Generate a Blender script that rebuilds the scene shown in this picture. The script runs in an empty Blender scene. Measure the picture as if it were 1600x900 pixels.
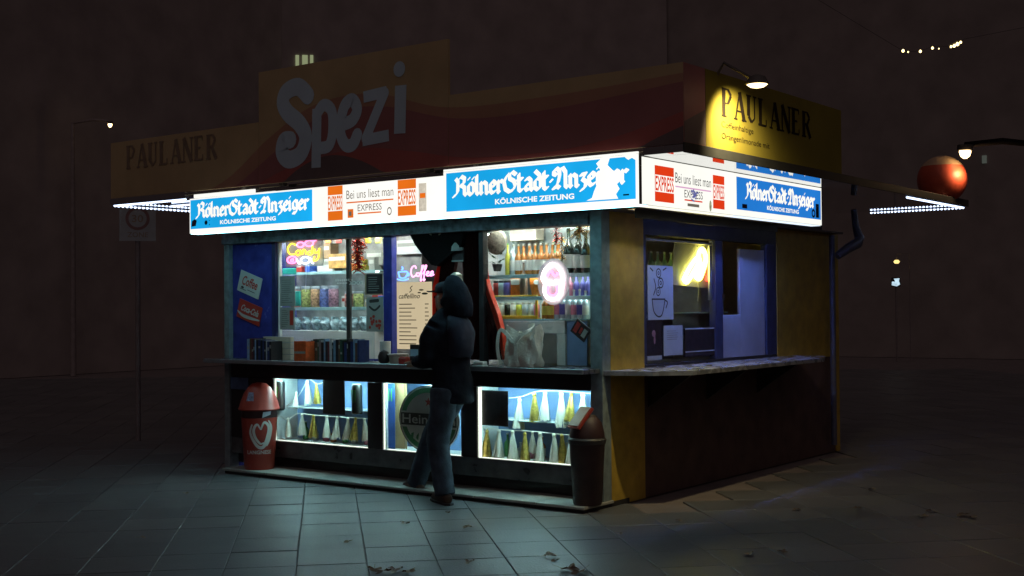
import bpy, bmesh, math, random
from math import sin, cos, pi, radians, atan, atan2, sqrt
from mathutils import Vector as V, Matrix

random.seed(7)
SC = bpy.context.scene
C = SC.collection

# ------------------------------------------------------------------ camera
CAM_POS = V((5.2229, -7.9298, 1.57))
FOC, ROLL, HORIZON = 1944.0, 0.0079, 480.0
PITCH = atan((HORIZON - 450.0) / FOC)
AX = V((0.79753551, -0.603272, 0)); AY = V((0.603272, 0.79753551, 0))   # kiosk axes seen from the camera
def tk(v): return V((v.dot(AX), v.dot(AY), v.z))
FW = tk(V((0, cos(PITCH), sin(PITCH)))); RT = tk(V((1, 0, 0))); UP = tk(V((0, -sin(PITCH), cos(PITCH))))
CR = RT * cos(ROLL) - UP * sin(ROLL); CU = RT * sin(ROLL) + UP * cos(ROLL)
cd = bpy.data.cameras.new('camera'); cam = bpy.data.objects.new('camera', cd); C.objects.link(cam)
mw = Matrix((CR, CU, -FW)).transposed().to_4x4(); mw.translation = CAM_POS
cam.matrix_world = mw
cd.sensor_width = 36; cd.lens = FOC / 1600 * 36; cd.clip_start = 0.05; cd.clip_end = 600
SC.camera = cam

# ------------------------------------------------------------------ night sky, faint sky glow as one weak soft sun
w = bpy.data.worlds.new('World'); SC.world = w; w.use_nodes = True
wb = w.node_tree.nodes['Background']
wb.inputs[0].default_value = (0.0140, 0.0092, 0.0096, 1); wb.inputs[1].default_value = 1.0
sl = bpy.data.lights.new('sun', 'SUN'); sun = bpy.data.objects.new('sun', sl); C.objects.link(sun)
sl.energy = 0.135; sl.angle = radians(70); sl.color = (1.0, 0.80, 0.82)
sun.rotation_euler = (V((-0.50, 0.62, -0.75))).to_track_quat('-Z', 'Y').to_euler()
SC.view_settings.view_transform = 'Standard'; SC.view_settings.look = 'None'
SC.view_settings.exposure = 0; SC.view_settings.gamma = 1
SC.render.engine = 'CYCLES'
SC.cycles.use_denoising = True
SC.cycles.max_bounces = 6; SC.cycles.transparent_max_bounces = 16
SC.cycles.sample_clamp_indirect = 4
SC.cycles.caustics_reflective = False; SC.cycles.caustics_refractive = False

# ------------------------------------------------------------------ measuring helpers (photo pixel -> point on a plane of the place)
def _ray(px, py): return CR * (px - 800) + CU * (450 - py) + FW * FOC
def _on(px, py, ax, val):
    r = _ray(px, py); return CAM_POS + r * ((val - CAM_POS[ax]) / r[ax])
def FP(px, py, y): return _on(px, py, 1, y)
def SP(px, py, x): return _on(px, py, 0, x)
def GP(px, py, z=0.0): return _on(px, py, 2, z)
def DP(px, py, depth): return CAM_POS + _ray(px, py) * (depth / FOC)

# ------------------------------------------------------------------ materials
MATS = {}
def mat(name, col, rough=0.5, metal=0.0, emit=None, es=0.0, var=0.15, scale=9.0, bump=0.0, bscale=40.0, spec=0.5, alpha=1.0, rvar=0.0, place=False):
    if name in MATS: return MATS[name]
    m = bpy.data.materials.new(name); m.use_nodes = True; nt = m.node_tree; N = nt.nodes; L = nt.links
    b = N['Principled BSDF']
    b.inputs['Roughness'].default_value = rough; b.inputs['Metallic'].default_value = metal
    b.inputs['Specular IOR Level'].default_value = spec
    tc = N.new('ShaderNodeTexCoord')
    src = N.new('ShaderNodeNewGeometry').outputs['Position'] if place else tc.outputs['Object']
    nz = N.new('ShaderNodeTexNoise'); nz.inputs['Scale'].default_value = scale; nz.inputs['Detail'].default_value = 6
    L.new(src, nz.inputs['Vector'])
    rp = N.new('ShaderNodeValToRGB'); e = rp.color_ramp.elements
    e[0].position = 0.3; e[1].position = 0.72
    e[0].color = (*[c * (1 - var) for c in col], 1); e[1].color = (*[min(1, c * (1 + var)) for c in col], 1)
    L.new(nz.outputs['Fac'], rp.inputs['Fac']); L.new(rp.outputs['Color'], b.inputs['Base Color'])
    if rvar:
        mr = N.new('ShaderNodeMapRange'); mr.inputs[1].default_value = .3; mr.inputs[2].default_value = .7
        mr.inputs[3].default_value = max(.02, rough - rvar); mr.inputs[4].default_value = min(1, rough + rvar)
        L.new(nz.outputs['Fac'], mr.inputs[0]); L.new(mr.outputs[0], b.inputs['Roughness'])
    if bump:
        n2 = N.new('ShaderNodeTexNoise'); n2.inputs['Scale'].default_value = bscale; n2.inputs['Detail'].default_value = 5
        L.new(src, n2.inputs['Vector'])
        bp = N.new('ShaderNodeBump'); bp.inputs['Strength'].default_value = bump; bp.inputs['Distance'].default_value = 0.01
        L.new(n2.outputs['Fac'], bp.inputs['Height']); L.new(bp.outputs['Normal'], b.inputs['Normal'])
    if emit:
        b.inputs['Emission Color'].default_value = (*emit, 1); b.inputs['Emission Strength'].default_value = es
    if alpha < 1: b.inputs['Alpha'].default_value = alpha
    MATS[name] = m; return m
def glow(name, col, s, var=0.04, scale=3.0):
    """a backlit or self-luminous surface: an emitter with slightly uneven light"""
    if name in MATS: return MATS[name]
    m = bpy.data.materials.new(name); m.use_nodes = True; nt = m.node_tree; N = nt.nodes; L = nt.links
    N.remove(N['Principled BSDF'])
    em = N.new('ShaderNodeEmission'); em.inputs[0].default_value = (*col, 1)
    tc = N.new('ShaderNodeTexCoord'); nz = N.new('ShaderNodeTexNoise'); nz.inputs['Scale'].default_value = scale; nz.inputs['Detail'].default_value = 4
    mr = N.new('ShaderNodeMapRange'); mr.inputs[1].default_value = .3; mr.inputs[2].default_value = .7
    mr.inputs[3].default_value = s * (1 - var); mr.inputs[4].default_value = s * (1 + var)
    L.new(tc.outputs['Object'], nz.inputs['Vector']); L.new(nz.outputs['Fac'], mr.inputs[0]); L.new(mr.outputs[0], em.inputs[1])
    L.new(em.outputs[0], N['Material Output'].inputs[0]); MATS[name] = m; return m
def pane(name, tint=(1, 1, 1), refl=0.06):
    if name in MATS: return MATS[name]
    m = bpy.data.materials.new(name); m.use_nodes = True; nt = m.node_tree; N = nt.nodes; L = nt.links
    N.remove(N['Principled BSDF'])
    t = N.new('ShaderNodeBsdfTransparent'); t.inputs[0].default_value = (*tint, 1)
    g = N.new('ShaderNodeBsdfGlossy'); g.inputs['Roughness'].default_value = .03
    fr = N.new('ShaderNodeLayerWeight'); fr.inputs[0].default_value = .5
    pw = N.new('ShaderNodeMath'); pw.operation = 'POWER'; pw.inputs[1].default_value = 5.0; L.new(fr.outputs['Facing'], pw.inputs[0])
    ad = N.new('ShaderNodeMath'); ad.operation = 'ADD'; ad.inputs[1].default_value = refl; ad.use_clamp = True
    mx = N.new('ShaderNodeMixShader'); L.new(pw.outputs[0], ad.inputs[0]); L.new(ad.outputs[0], mx.inputs[0]); L.new(t.outputs[0], mx.inputs[1]); L.new(g.outputs[0], mx.inputs[2])
    L.new(mx.outputs[0], N['Material Output'].inputs[0]); MATS[name] = m; return m

# ------------------------------------------------------------------ objects
ORG = {}
def tag(o, label=None, cat=None, group=None, kind=None):
    if label: o['label'] = label
    if cat: o['category'] = cat
    if group: o['group'] = group
    if kind: o['kind'] = kind
    return o
def thing(name, label, cat, loc=(0, 0, 0), group=None, rz=0.0):
    o = bpy.data.objects.new(name, None); C.objects.link(o); o.location = loc; o.rotation_euler = (0, 0, rz)
    o.empty_display_size = .1
    ORG[o.name] = V(loc); return tag(o, label, cat, group)
def copy_tree(o, parent=None):
    c = o.copy(); C.objects.link(c); c.parent = parent
    for ch in list(o.children): copy_tree(ch, c)
    return c
def org(o):
    v = V((0, 0, 0))
    while o is not None: v = v + ORG.get(o.name, V((0, 0, 0))); o = o.parent
    return v
class MB:
    def __init__(s): s.v = []; s.f = []; s.mi = []; s.cur = 0
    def add(s, vs, fs):
        n = len(s.v); s.v += [V(p) for p in vs]; s.f += [tuple(i + n for i in f) for f in fs]; s.mi += [s.cur] * len(fs); return s
    def box(s, lo, hi, bev=0.0):
        (x0, y0, z0), (x1, y1, z1) = lo, hi
        x0, x1 = min(x0, x1), max(x0, x1); y0, y1 = min(y0, y1), max(y0, y1); z0, z1 = min(z0, z1), max(z0, z1)
        b = min(bev, (x1 - x0) * .45, (y1 - y0) * .45, (z1 - z0) * .45)
        if b <= 0:
            return s.add([(x0, y0, z0), (x1, y0, z0), (x1, y1, z0), (x0, y1, z0), (x0, y0, z1), (x1, y0, z1), (x1, y1, z1), (x0, y1, z1)],
                  [(0, 3, 2, 1), (4, 5, 6, 7), (0, 1, 5, 4), (1, 2, 6, 5), (2, 3, 7, 6), (3, 0, 4, 7)])
        bm = bmesh.new(); bmesh.ops.create_cube(bm, size=1.0)
        for q in bm.verts: q.co = V(((x0 + x1) / 2 + q.co.x * (x1 - x0), (y0 + y1) / 2 + q.co.y * (y1 - y0), (z0 + z1) / 2 + q.co.z * (z1 - z0)))
        bmesh.ops.bevel(bm, geom=bm.edges[:], offset=b, segments=1, affect='EDGES', profile=.5)
        bm.verts.index_update(); s.add([q.co.copy() for q in bm.verts], [tuple(q.index for q in f.verts) for f in bm.faces]); bm.free(); return s
    def obox(s, c, u, v, n, su, sv, sn):
        c, u, v, n = V(c), V(u).normalized() * su / 2, V(v).normalized() * sv / 2, V(n).normalized() * sn / 2
        return s.add([c - u - v - n, c + u - v - n, c + u + v - n, c - u + v - n, c - u - v + n, c + u - v + n, c + u + v + n, c - u + v + n],
                     [(0, 3, 2, 1), (4, 5, 6, 7), (0, 1, 5, 4), (1, 2, 6, 5), (2, 3, 7, 6), (3, 0, 4, 7)])
    def quad(s, a, b, c, d): return s.add([a, b, c, d], [(0, 1, 2, 3)])
    def tube(s, pts, r, n=8, cap=True, closed=False):
        pts = [V(p) for p in pts]; m = len(pts); rr = r if hasattr(r, '__len__') else [r] * m
        rings = []; up = V((0, 0, 1)); prev = None
        for i, p in enumerate(pts):
            if closed: t = pts[(i + 1) % m] - pts[i - 1]
            else: t = pts[min(i + 1, m - 1)] - pts[max(i - 1, 0)]
            if t.length < 1e-9: t = V((0, 0, 1))
            t.normalize()
            if prev is None: a = t.cross(up if abs(t.z) < .9 else V((1, 0, 0))).normalized()
            else:
                a = prev - t * prev.dot(t)
                if a.length < 1e-6: a = t.cross(up if abs(t.z) < .9 else V((1, 0, 0)))
                a.normalize()
            prev = a; b = t.cross(a); q = rr[i]
            q = q if hasattr(q, '__len__') else (q, q)
            rings.append([p + a * (cos(2 * pi * k / n) * q[0]) + b * (sin(2 * pi * k / n) * q[1]) for k in range(n)])
        vs = [x for g in rings for x in g]; fs = []
        for i in range(m if closed else m - 1):
            j = (i + 1) % m
            for k in range(n): fs.append((i * n + k, i * n + (k + 1) % n, j * n + (k + 1) % n, j * n + k))
        if cap and not closed: fs += [tuple(range(n - 1, -1, -1)), tuple((m - 1) * n + k for k in range(n))]
        return s.add(vs, fs)
    def lathe(s, prof, n=16, c=(0, 0, 0), axis=None, cap=True):
        c = V(c); vs = []; fs = []
        if axis is None: U, W, A = V((1, 0, 0)), V((0, 1, 0)), V((0, 0, 1))
        else:
            A = V(axis).normalized(); U = A.cross(V((0, 0, 1)) if abs(A.z) < .9 else V((1, 0, 0))).normalized(); W = A.cross(U)
        for (r, z) in prof:
            for k in range(n): vs.append(c + U * (r * cos(2 * pi * k / n)) + W * (r * sin(2 * pi * k / n)) + A * z)
        for i in range(len(prof) - 1):
            for k in range(n): fs.append((i * n + k, i * n + (k + 1) % n, (i + 1) * n + (k + 1) % n, (i + 1) * n + k))
        if cap: fs += [tuple(range(n - 1, -1, -1)), tuple((len(prof) - 1) * n + k for k in range(n))]
        return s.add(vs, fs)
    def slab(s, pts, off):
        """extrude a planar outline (list of points) by vector off"""
        n = len(pts); p = [V(q) for q in pts]; o = V(off)
        return s.add(p + [q + o for q in p], [tuple(range(n)), tuple(range(2 * n - 1, n - 1, -1))] + [(i, i + n, (i + 1) % n + n, (i + 1) % n) for i in range(n)])
    def mesh(s, name, mats, o=V((0, 0, 0)), smooth=False):
        me = bpy.data.meshes.new(name); me.from_pydata([tuple(p - o) for p in s.v], [], s.f); me.validate()
        for m in (mats if isinstance(mats, (list, tuple)) else [mats]): me.materials.append(m)
        if len(me.polygons) == len(s.mi):
            for p, i in zip(me.polygons, s.mi): p.material_index = i
        if smooth:
            for p in me.polygons: p.use_smooth = True
            try: me.set_sharp_from_angle(angle=radians(40))
            except Exception: pass
        me.update(); return me
    def build(s, name, mats, parent=None, smooth=False, local=False):
        o = bpy.data.objects.new(name, s.mesh(name, mats, V((0, 0, 0)) if (local or parent is None) else org(parent), smooth))
        C.objects.link(o); o.parent = parent; return o
def structure(o): o['kind'] = 'structure'; return o

class Frame:
    """a flat face in the place: o corner, u along, v up, n outward"""
    def __init__(s, o, u, v, n): s.o, s.u, s.v, s.n = V(o), V(u), V(v), V(n)
    def p(s, a, b, d=0.0): return s.o + s.u * a + s.v * b + s.n * d
def front(x, y, z): return Frame((x, y, z), (1, 0, 0), (0, 0, 1), (0, -1, 0))
def side(x, y, z): return Frame((x, y, z), (0, 1, 0), (0, 0, 1), (1, 0, 0))
def fpoly(mb, fr, pts, d, th=0.0):
    """flat outline on a frame, th = thickness outward"""
    if th <= 0: mb.add([fr.p(a, b, d) for a, b in pts], [tuple(range(len(pts)))])
    else: mb.slab([fr.p(a, b, d) for a, b in pts], fr.n * th)
def frect(mb, fr, a0, b0, a1, b1, d, th=0.0): fpoly(mb, fr, [(a0, b0), (a1, b0), (a1, b1), (a0, b1)], d, th)
def fdisc(mb, fr, ca, cb, r, d, n=28, rb=None, th=0.0): fpoly(mb, fr, [(ca + r * cos(2 * pi * k / n), cb + (rb or r) * sin(2 * pi * k / n)) for k in range(n)], d, th)
def fring(mb, fr, ca, cb, r0, r1, d, n=28, k=1.0):
    vs = []; fs = []
    for i in range(n):
        a = 2 * pi * i / n
        vs += [fr.p(ca + r0 * cos(a), cb + k * r0 * sin(a), d), fr.p(ca + r1 * cos(a), cb + k * r1 * sin(a), d)]
        j = (i + 1) % n; fs.append((2 * i, 2 * i + 1, 2 * j + 1, 2 * j))
    mb.add(vs, fs)
_tcache = {}
def text_data(s, bold=0.0, shear=0.0):
    k = (s, bold, shear)
    if k in _tcache: return _tcache[k]
    cu = bpy.data.curves.new('t', 'FONT'); cu.body = s; cu.offset = bold; cu.shear = shear; cu.resolution_u = 3; cu.fill_mode = 'FRONT'
    o = bpy.data.objects.new('t', cu); C.objects.link(o)
    dg = bpy.context.evaluated_depsgraph_get(); me = bpy.data.meshes.new_from_object(o.evaluated_get(dg))
    vs = [(q.co.x, q.co.y) for q in me.vertices]; fs = [tuple(p.vertices) for p in me.polygons]
    bpy.data.objects.remove(o); bpy.data.curves.remove(cu); bpy.data.meshes.remove(me)
    _tcache[k] = (vs, fs); return vs, fs
def ftext(mb, fr, s, a, b, wd, ht, d, bold=0.0, shear=0.0, rot=0.0, mirror=False):
    vs, fs = text_data(s, bold, shear)
    if not vs: return
    x0 = min(v[0] for v in vs); x1 = max(v[0] for v in vs); y0 = min(v[1] for v in vs); y1 = max(v[1] for v in vs)
    out = []
    for x, y in vs:
        p, q = (x - x0) / (x1 - x0) * wd, (y - y0) / (y1 - y0) * ht
        if mirror: p = wd - p
        p, q = p * cos(rot) - q * sin(rot), p * sin(rot) + q * cos(rot)
        out.append(fr.p(a + p, b + q, d))
    mb.add(out, fs)
def nib(mb, fr, lines, a, b, sc, wdt, d, ang=40, ksx=1.0):
    """broad-pen strokes: every segment is the area swept by a slanted nib"""
    nx, ny = cos(radians(ang)) * wdt / 2, sin(radians(ang)) * wdt / 2
    tx, ty = -sin(radians(ang)) * wdt * .13, cos(radians(ang)) * wdt * .13
    k = 0
    for ln in lines:
        if len(ln) == 1: ln = [ln[0], (ln[0][0] + .01, ln[0][1] + .01)]
        for (p, q) in zip(ln, ln[1:]):
            pts = []
            for c0 in (p, q):
                for sgn, s2 in ((1, 1), (1, -1), (-1, -1), (-1, 1)):
                    pts.append((a + (c0[0] * ksx + sgn * nx + s2 * tx) * sc, b + (c0[1] + sgn * ny + s2 * ty) * sc))
            # convex hull
            ps = sorted(set(pts)); lo = []; hi = []
            for r in ps:
                while len(lo) > 1 and (lo[-1][0] - lo[-2][0]) * (r[1] - lo[-2][1]) - (lo[-1][1] - lo[-2][1]) * (r[0] - lo[-2][0]) <= 0: lo.pop()
                lo.append(r)
            for r in reversed(ps):
                while len(hi) > 1 and (hi[-1][0] - hi[-2][0]) * (r[1] - hi[-2][1]) - (hi[-1][1] - hi[-2][1]) * (r[0] - hi[-2][0]) <= 0: hi.pop()
                hi.append(r)
            fpoly(mb, fr, lo[:-1] + hi[:-1], d + k * 2e-5); k += 1
def smoothline(pts, n=6):
    """Catmull-Rom through 2D points"""
    out = []; P = [pts[0]] + list(pts) + [pts[-1]]
    for i in range(1, len(P) - 2):
        for t in range(n):
            t /= n; q = []
            for c in range(len(pts[0])):
                p0, p1, p2, p3 = P[i - 1][c], P[i][c], P[i + 1][c], P[i + 2][c]
                q.append(.5 * (2 * p1 + (p2 - p0) * t + (2 * p0 - 5 * p1 + 4 * p2 - p3) * t * t + (3 * p1 - p0 - 3 * p2 + p3) * t ** 3))
            out.append(tuple(q))
    return out + [tuple(pts[-1])]
def ribbon(mb, fr, pts, wdt, d, sm=True, caps=True):
    """flat stroke of even or listed width along 2D points"""
    if sm and len(pts) > 2: pts = smoothline(pts)
    n = len(pts); ws = wdt if hasattr(wdt, '__len__') else [wdt] * n
    vs = []; fs = []
    for i, (x, y) in enumerate(pts):
        a = pts[min(i + 1, n - 1)]; c = pts[max(i - 1, 0)]; tx, ty = a[0] - c[0], a[1] - c[1]; l = sqrt(tx * tx + ty * ty) or 1
        nx, ny = -ty / l * ws[i] / 2, tx / l * ws[i] / 2
        vs += [fr.p(x + nx, y + ny, d), fr.p(x - nx, y - ny, d)]
        if i: fs.append((2 * i - 2, 2 * i - 1, 2 * i + 1, 2 * i))
    mb.add(vs, fs)
    if caps:
        for j, (x, y) in enumerate((pts[0], pts[-1])): fdisc(mb, fr, x, y, (ws[0] if j == 0 else ws[-1]) / 2, d + 4e-5, 12)
def ntube(mb, fr, pts, r, d, sm=True, closed=False):
    if sm and len(pts) > 2: pts = smoothline(pts, 5)
    mb.tube([fr.p(a, b, d) for a, b in pts], r, 6, closed=closed)

# ================================================================== THE SETTING
STEP = 0.05
m_asph = mat('asphalt', (.23, .195, .19), .8, var=.15, scale=3, bump=.3, bscale=90)
m_slab = [mat('paving_%d' % i, c, .40, var=.09, scale=3.2, bump=.25, bscale=60, rvar=.05, place=True) for i, c in enumerate([(.160, .164, .172), (.140, .145, .152), (.182, .184, .188)])]
m_step = [mat('step_tile_%d' % i, c, .5, var=.18, scale=6, bump=.2, rvar=.1, place=True) for i, c in enumerate([(.36, .36, .33), (.29, .30, .28), (.42, .41, .37)])]
m_joint = mat('joint_dirt', (.02, .018, .018), .9, var=.3)
g = MB().add([(-160, -120, -.012), (160, -120, -.012), (160, 200, -.012), (-160, 200, -.012)], [(0, 1, 2, 3)]).build('ground', m_asph); structure(g)

# paving: slabs laid along an axis turned against the kiosk
pv = MB(); PA = radians(8.6)
du = (FW * cos(PA) - RT * sin(PA)); du.z = 0; du.normalize()      # rows run away from the street
dv = V((du.y, -du.x, 0))
PO = GP(468, 838.7); SU, SV = .485, .430
pave = thing('pavement', None, None, (0, 0, 0)); structure(pave)
rest = MB(); proto = {}
def slab_mesh(k):
    b = MB(); h = .002; a0, b0 = SU / 2 - h, SV / 2 - h
    bm = MB().box((-a0, -b0, -.04), (a0, b0, 0), .0035); return bm.mesh('paving_slab', m_slab[k])
proto = [slab_mesh(k) for k in range(3)]
cells = []
for i in range(-14, 44):
    for j in range(-34, 36):
        c = PO + du * ((i + .5) * SU) + dv * ((j + .5) * SV)
        if -4.6 < c.x < 0.3 and c.y > .35 and c.y < 5: continue
        d = c - CAM_POS; f = d.dot(FW)
        if f < 5.6: continue
        px, py = 800 + d.dot(CR) / f * FOC, 450 - d.dot(CU) / f * FOC
        if -160 < px < 1760 and py < 990 and f < 30: cells.append((abs(px - 560) * .5 + (0 if py < 900 else 300) + max(0, f - 11) * 160, i, j, c))
cells.sort(key=lambda t: t[0])
rot = atan2(du.y, du.x)
for n, (_, i, j, c) in enumerate(cells):
    k = random.choice((0, 0, 0, 1, 1, 2)); dz = random.uniform(-.0022, .0015)
    if n < 290:
        o = bpy.data.objects.new('paving_slab', proto[k]); C.objects.link(o); o.parent = pave
        o.location = (c.x, c.y, dz); o.rotation_euler = (random.uniform(-.003, .003), random.uniform(-.003, .003), rot)
    else:
        rest.cur = k; rest.obox(c + V((0, 0, -.02 + dz)), du, dv, (0, 0, 1), SU - .006, SV - .006, .04)
ro = rest.build('distant_paving_slabs', m_slab, pave); ro['kind'] = 'stuff'

# step the kiosk stands on
XR0 = -.065
step = thing('kiosk_step', None, None, (0, 0, 0)); structure(step)
MB().box((-4.20, -.06, -.03), (XR0, .6, STEP - .012)).build('step_core', mat('step_core', (.03, .027, .026), .8), step)
x = -4.22; k = 0
while x < XR0 - .02:
    x1 = min(x + .62, XR0 + .02)
    MB().box((x + .003, -.085, STEP - .022), (x1 - .003, .345, STEP + random.uniform(-.001, .001)), .004).build('step_tile', m_step[(k * 2 + (k // 3)) % 3], step)
    x = x1; k += 1

# ------------------------------------------------------------------ dark buildings around the square
m_fac = [mat('dark_render_%d' % i, c, .85, var=.15, scale=1.2) for i, c in enumerate([(.40, .34, .32), (.345, .29, .275), (.33, .28, .26)])]
m_dkwin = mat('unlit_window_glass', (.33, .275, .26), .5, var=.08)
m_sill = mat('window_sill_stone', (.24, .21, .2), .8)
def building(name, label, c0, c1, depth, h, cols, rows, fm, lit=()):
    c0, c1 = V(c0), V(c1); u = (c1 - c0).normalized(); L = (c1 - c0).length; n = V((u.y, -u.x, 0))
    if n.dot(CAM_POS - c0) < 0: n = -n
    b = thing(name, label, 'building', c0)
    MB().add([c0, c1, c1 - n * depth, c0 - n * depth, c0 + V((0, 0, h)), c1 + V((0, 0, h)), c1 - n * depth + V((0, 0, h)), c0 - n * depth + V((0, 0, h))],
             [(0, 1, 5, 4), (1, 2, 6, 5), (2, 3, 7, 6), (3, 0, 4, 7), (4, 5, 6, 7)]).build('wall', m_fac[fm], b)
    fh = (h - 1.0) / rows
    for r in range(rows):
        for k in range(cols):
            cc = c0 + u * (L * (k + .5) / cols) + V((0, 0, 1.0 + fh * (r + .5)))
            wd, ht = min(1.2, L / cols * .5), fh * .55
            if r == rows - 1: MB().obox(cc + n * .01, u, (0, 0, 1), n, wd, ht, .03).build('window', m_fac[fm], b)
    return b, u, n, L
F2 = FW.copy(); F2.z = 0; F2.normalize()
def flat(px, depth): q = DP(px, 480, depth); q.z = 0; return q
building('town_house', 'dark rendered town house far left behind the speed zone sign', flat(-150, 27), flat(442, 37), 8, 15.0, 6, 4, 0)
bB, uB, nB, LB = building('town_house', 'dark town house straight behind the kiosk roof with three slit lit windows', flat(440, 37), flat(1046, 40.6), 9, 17, 7, 5, 1)
bR, uR, nR, LR = building('town_house', 'dark rendered town house at far right behind the hanging string lights', flat(1044, 40.8), flat(1800, 33), 9, 16.5, 8, 5, 2)
# greenish lit stair windows showing above the roof board
m_green = glow('green_stair_light', (.55, .62, .34), .42)
for (px, wd) in ((464.5, .05), (476.5, .08), (487, .045)):
    r_ = _ray(px, 95.5); q = CAM_POS + r_ * ((org(bB) + nB * .03 - CAM_POS).dot(nB) / r_.dot(nB)); MB().obox(q, uB, (0, 0, 1), nB, wd * 2.0, .36, .05).build('stair_window', m_green, bB)
r_ = _ray(1538, 249); q = CAM_POS + r_ * ((org(bR) + nR * .03 - CAM_POS).dot(nR) / r_.dot(nR)); MB().obox(q, uR, (0, 0, 1), nR, .12, .22, .05).build('lit_window', glow('dim_far_window', (.25, .28, .24), .22), bR)

# ================================================================== THE KIOSK
W, GL = .25, .32
XL, XR = -4.55, -.065
m_steel = mat('worn_blue_grey_paint', (.24, .30, .31), .45, var=.3, scale=14, bump=.15, rvar=.12)
m_peel = mat('peeling_header_paint', (.13, .155, .17), .5, var=.75, scale=16, bump=.4, rvar=.15)
m_yel = mat('mustard_wall_paint', (.52, .34, .045), .6, var=.22, scale=7, bump=.2)
m_blue = mat('ultramarine_panel', (.05, .06, .32), .22, var=.25, scale=8, rvar=.06)
m_navy = mat('navy_frame', (.03, .035, .13), .45, var=.25)
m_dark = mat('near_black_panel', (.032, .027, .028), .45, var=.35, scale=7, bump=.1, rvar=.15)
m_kick = mat('scuffed_grey_sheet', (.14, .145, .15), .4, metal=.3, var=.35, scale=9, bump=.15, rvar=.15)
m_cnt = mat('counter_top_laminate', (.10, .105, .12), .3, var=.3, scale=14, bump=.08, rvar=.12)
m_edge = mat('counter_metal_edge', (.5, .52, .55), .35, metal=.8, var=.2)
m_soff = mat('brown_soffit_board', (.13, .085, .07), .6, var=.25)
m_gloss = mat('polished_canopy_underside', (.62, .64, .66), .035, metal=.95, var=.03)
m_white = mat('white_laminate', (.70, .71, .70), .5, var=.06)
m_int = mat('interior_wall', (.55, .54, .52), .6, var=.12)
m_glass = pane('window_glass', (.96, .98, .97), .07)
m_tube = glow('fluorescent_tube', (.88, 1.0, .95), 85.0, .02)
m_led = glow('cold_led', (.80, .93, 1.0), 6.0, .05)
m_brown = mat('brown_side_wall', (.11, .066, .055), .6, var=.3, scale=5, bump=.15)

kio = thing('kiosk', 'small corner kiosk with mustard side wall, blue panels and lit service windows', 'kiosk', (-2.3, 2.3, 0))
def kb(name, lo, hi, m, bev=.003, par=None): return MB().box(lo, hi, bev).build(name, m, par or kio)
def X(px, y, py=450): return FP(px, py, y).x
# posts
kb('corner_post', (XL, W - .02, 0), (XL + .075, W + .1, 2.32), m_steel)
kb('corner_post', (X(925, W), W - .03, STEP), (XR, W + .09, 2.32), m_steel)
# side walls, rear
ysA, ysB, ysE = SP(1006, 430, XR).y, SP(1214, 430, XR).y, 4.8
kb('yellow_pier', (XR - .1, W + .09, 1.02), (XR, ysA, 2.32), m_yel)
kb('yellow_pier', (XR - .1, ysB, 1.02), (XR, ysE, 2.32), m_yel)
kb('pier_base', (XR - .1, W + .09, 0), (XR - .002, ysA, 1.018), m_yel)
kb('lower_side_wall', (XR - .1, ysA + .002, 0), (XR - .012, ysE, 1.018), m_brown)
kb('rear_wall', (XL, ysE + .002, 0), (XR, ysE + .1, 2.32), m_yel)
kb('left_wall', (XL, W + .105, 0), (XL + .06, ysE, 2.32), m_blue)
# header and soffits
kb('header_beam', (XL, W - .05, 2.215), (X(925, W) - .002, W + .14, 2.318), m_peel)
kb('side_header', (XR - .1, ysA + .002, 2.16), (XR - .005, ysB - .002, 2.318), m_dark)
kb('soffit', (-4.36, -.262, 2.322), (.10, W + .3, 2.342), m_soff)
kb('soffit', (.19, -.262, 2.322), (.575, W + .3, 2.342), m_soff)
kb('soffit', (.1003, -.262, 2.322), (.1897, .28, 2.342), m_soff)
kb('soffit', (XR - .2, W + .303, 2.322), (.10, 2.84, 2.342), m_soff)
kb('soffit', (.19, W + .303, 2.322), (.575, 2.84, 2.342), m_soff)
kb('added_slot_side', (.085, .28, 2.3425), (.0995, 2.84, 2.46), m_dark)  # slot sides and top added to narrow the light of the added tubes
kb('added_slot_side', (.1905, .28, 2.3425), (.205, 2.84, 2.46), m_dark)
kb('added_light_baffle', (.1905, .30, 2.252), (.2025, 2.83, 2.3215), m_dark)  # board added to keep the tube light off the ground
kb('added_slot_top', (.085, .28, 2.4605), (.205, 2.84, 2.475), m_dark)
MB().tube([(.145, .32, 2.415), (.145, .80, 2.415)], .013, 8).build('added_eave_tube', glow('added_greenish_tube', (.95, 1.0, .55), 60.0), kio)  # added hidden tube, supplies the greenish light on the pier
MB().tube([(.145, 1.0, 2.415), (.145, 2.80, 2.415)], .013, 8).build('added_eave_tube', glow('added_blue_tube', (.15, .27, 1.0), 110.0), kio)  # added hidden tube, supplies the blue light on shutter and shelf
kb('ceiling', (XL, W + .302, 2.324), (XR - .202, ysE, 2.345), m_white)
kb('soffit', (XR - .2, 2.845, 2.322), (XR + .1, ysE, 2.342), m_soff)
# roof canopy with polished underside
cx0, cx1, cy0, cy1 = -5.62, .955, -.34, 6.08
kb('canopy', (-4.43, -.165, 2.645), (cx1, cy1, 2.70), m_gloss, .002)
kb('canopy', (cx0, cy0, 2.645), (-4.433, cy1, 2.70), m_gloss, .002)
kb('canopy', (.632, -.30, 2.645), (cx1, -.168, 2.70), m_gloss, .002)
kb('canopy_edge', (cx1 + .0005, -.30, 2.641), (cx1 + .012, cy1, 2.715), mat('canopy_edge_paint', (.035, .035, .035), .6))
kb('roof_core', (-4.3, -.16, 2.48), (.48, 2.75, 2.642), m_soff)
kb('roof_core', (-4.3, 2.753, 2.346), (-.2, 4.8, 2.642), m_soff)
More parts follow.
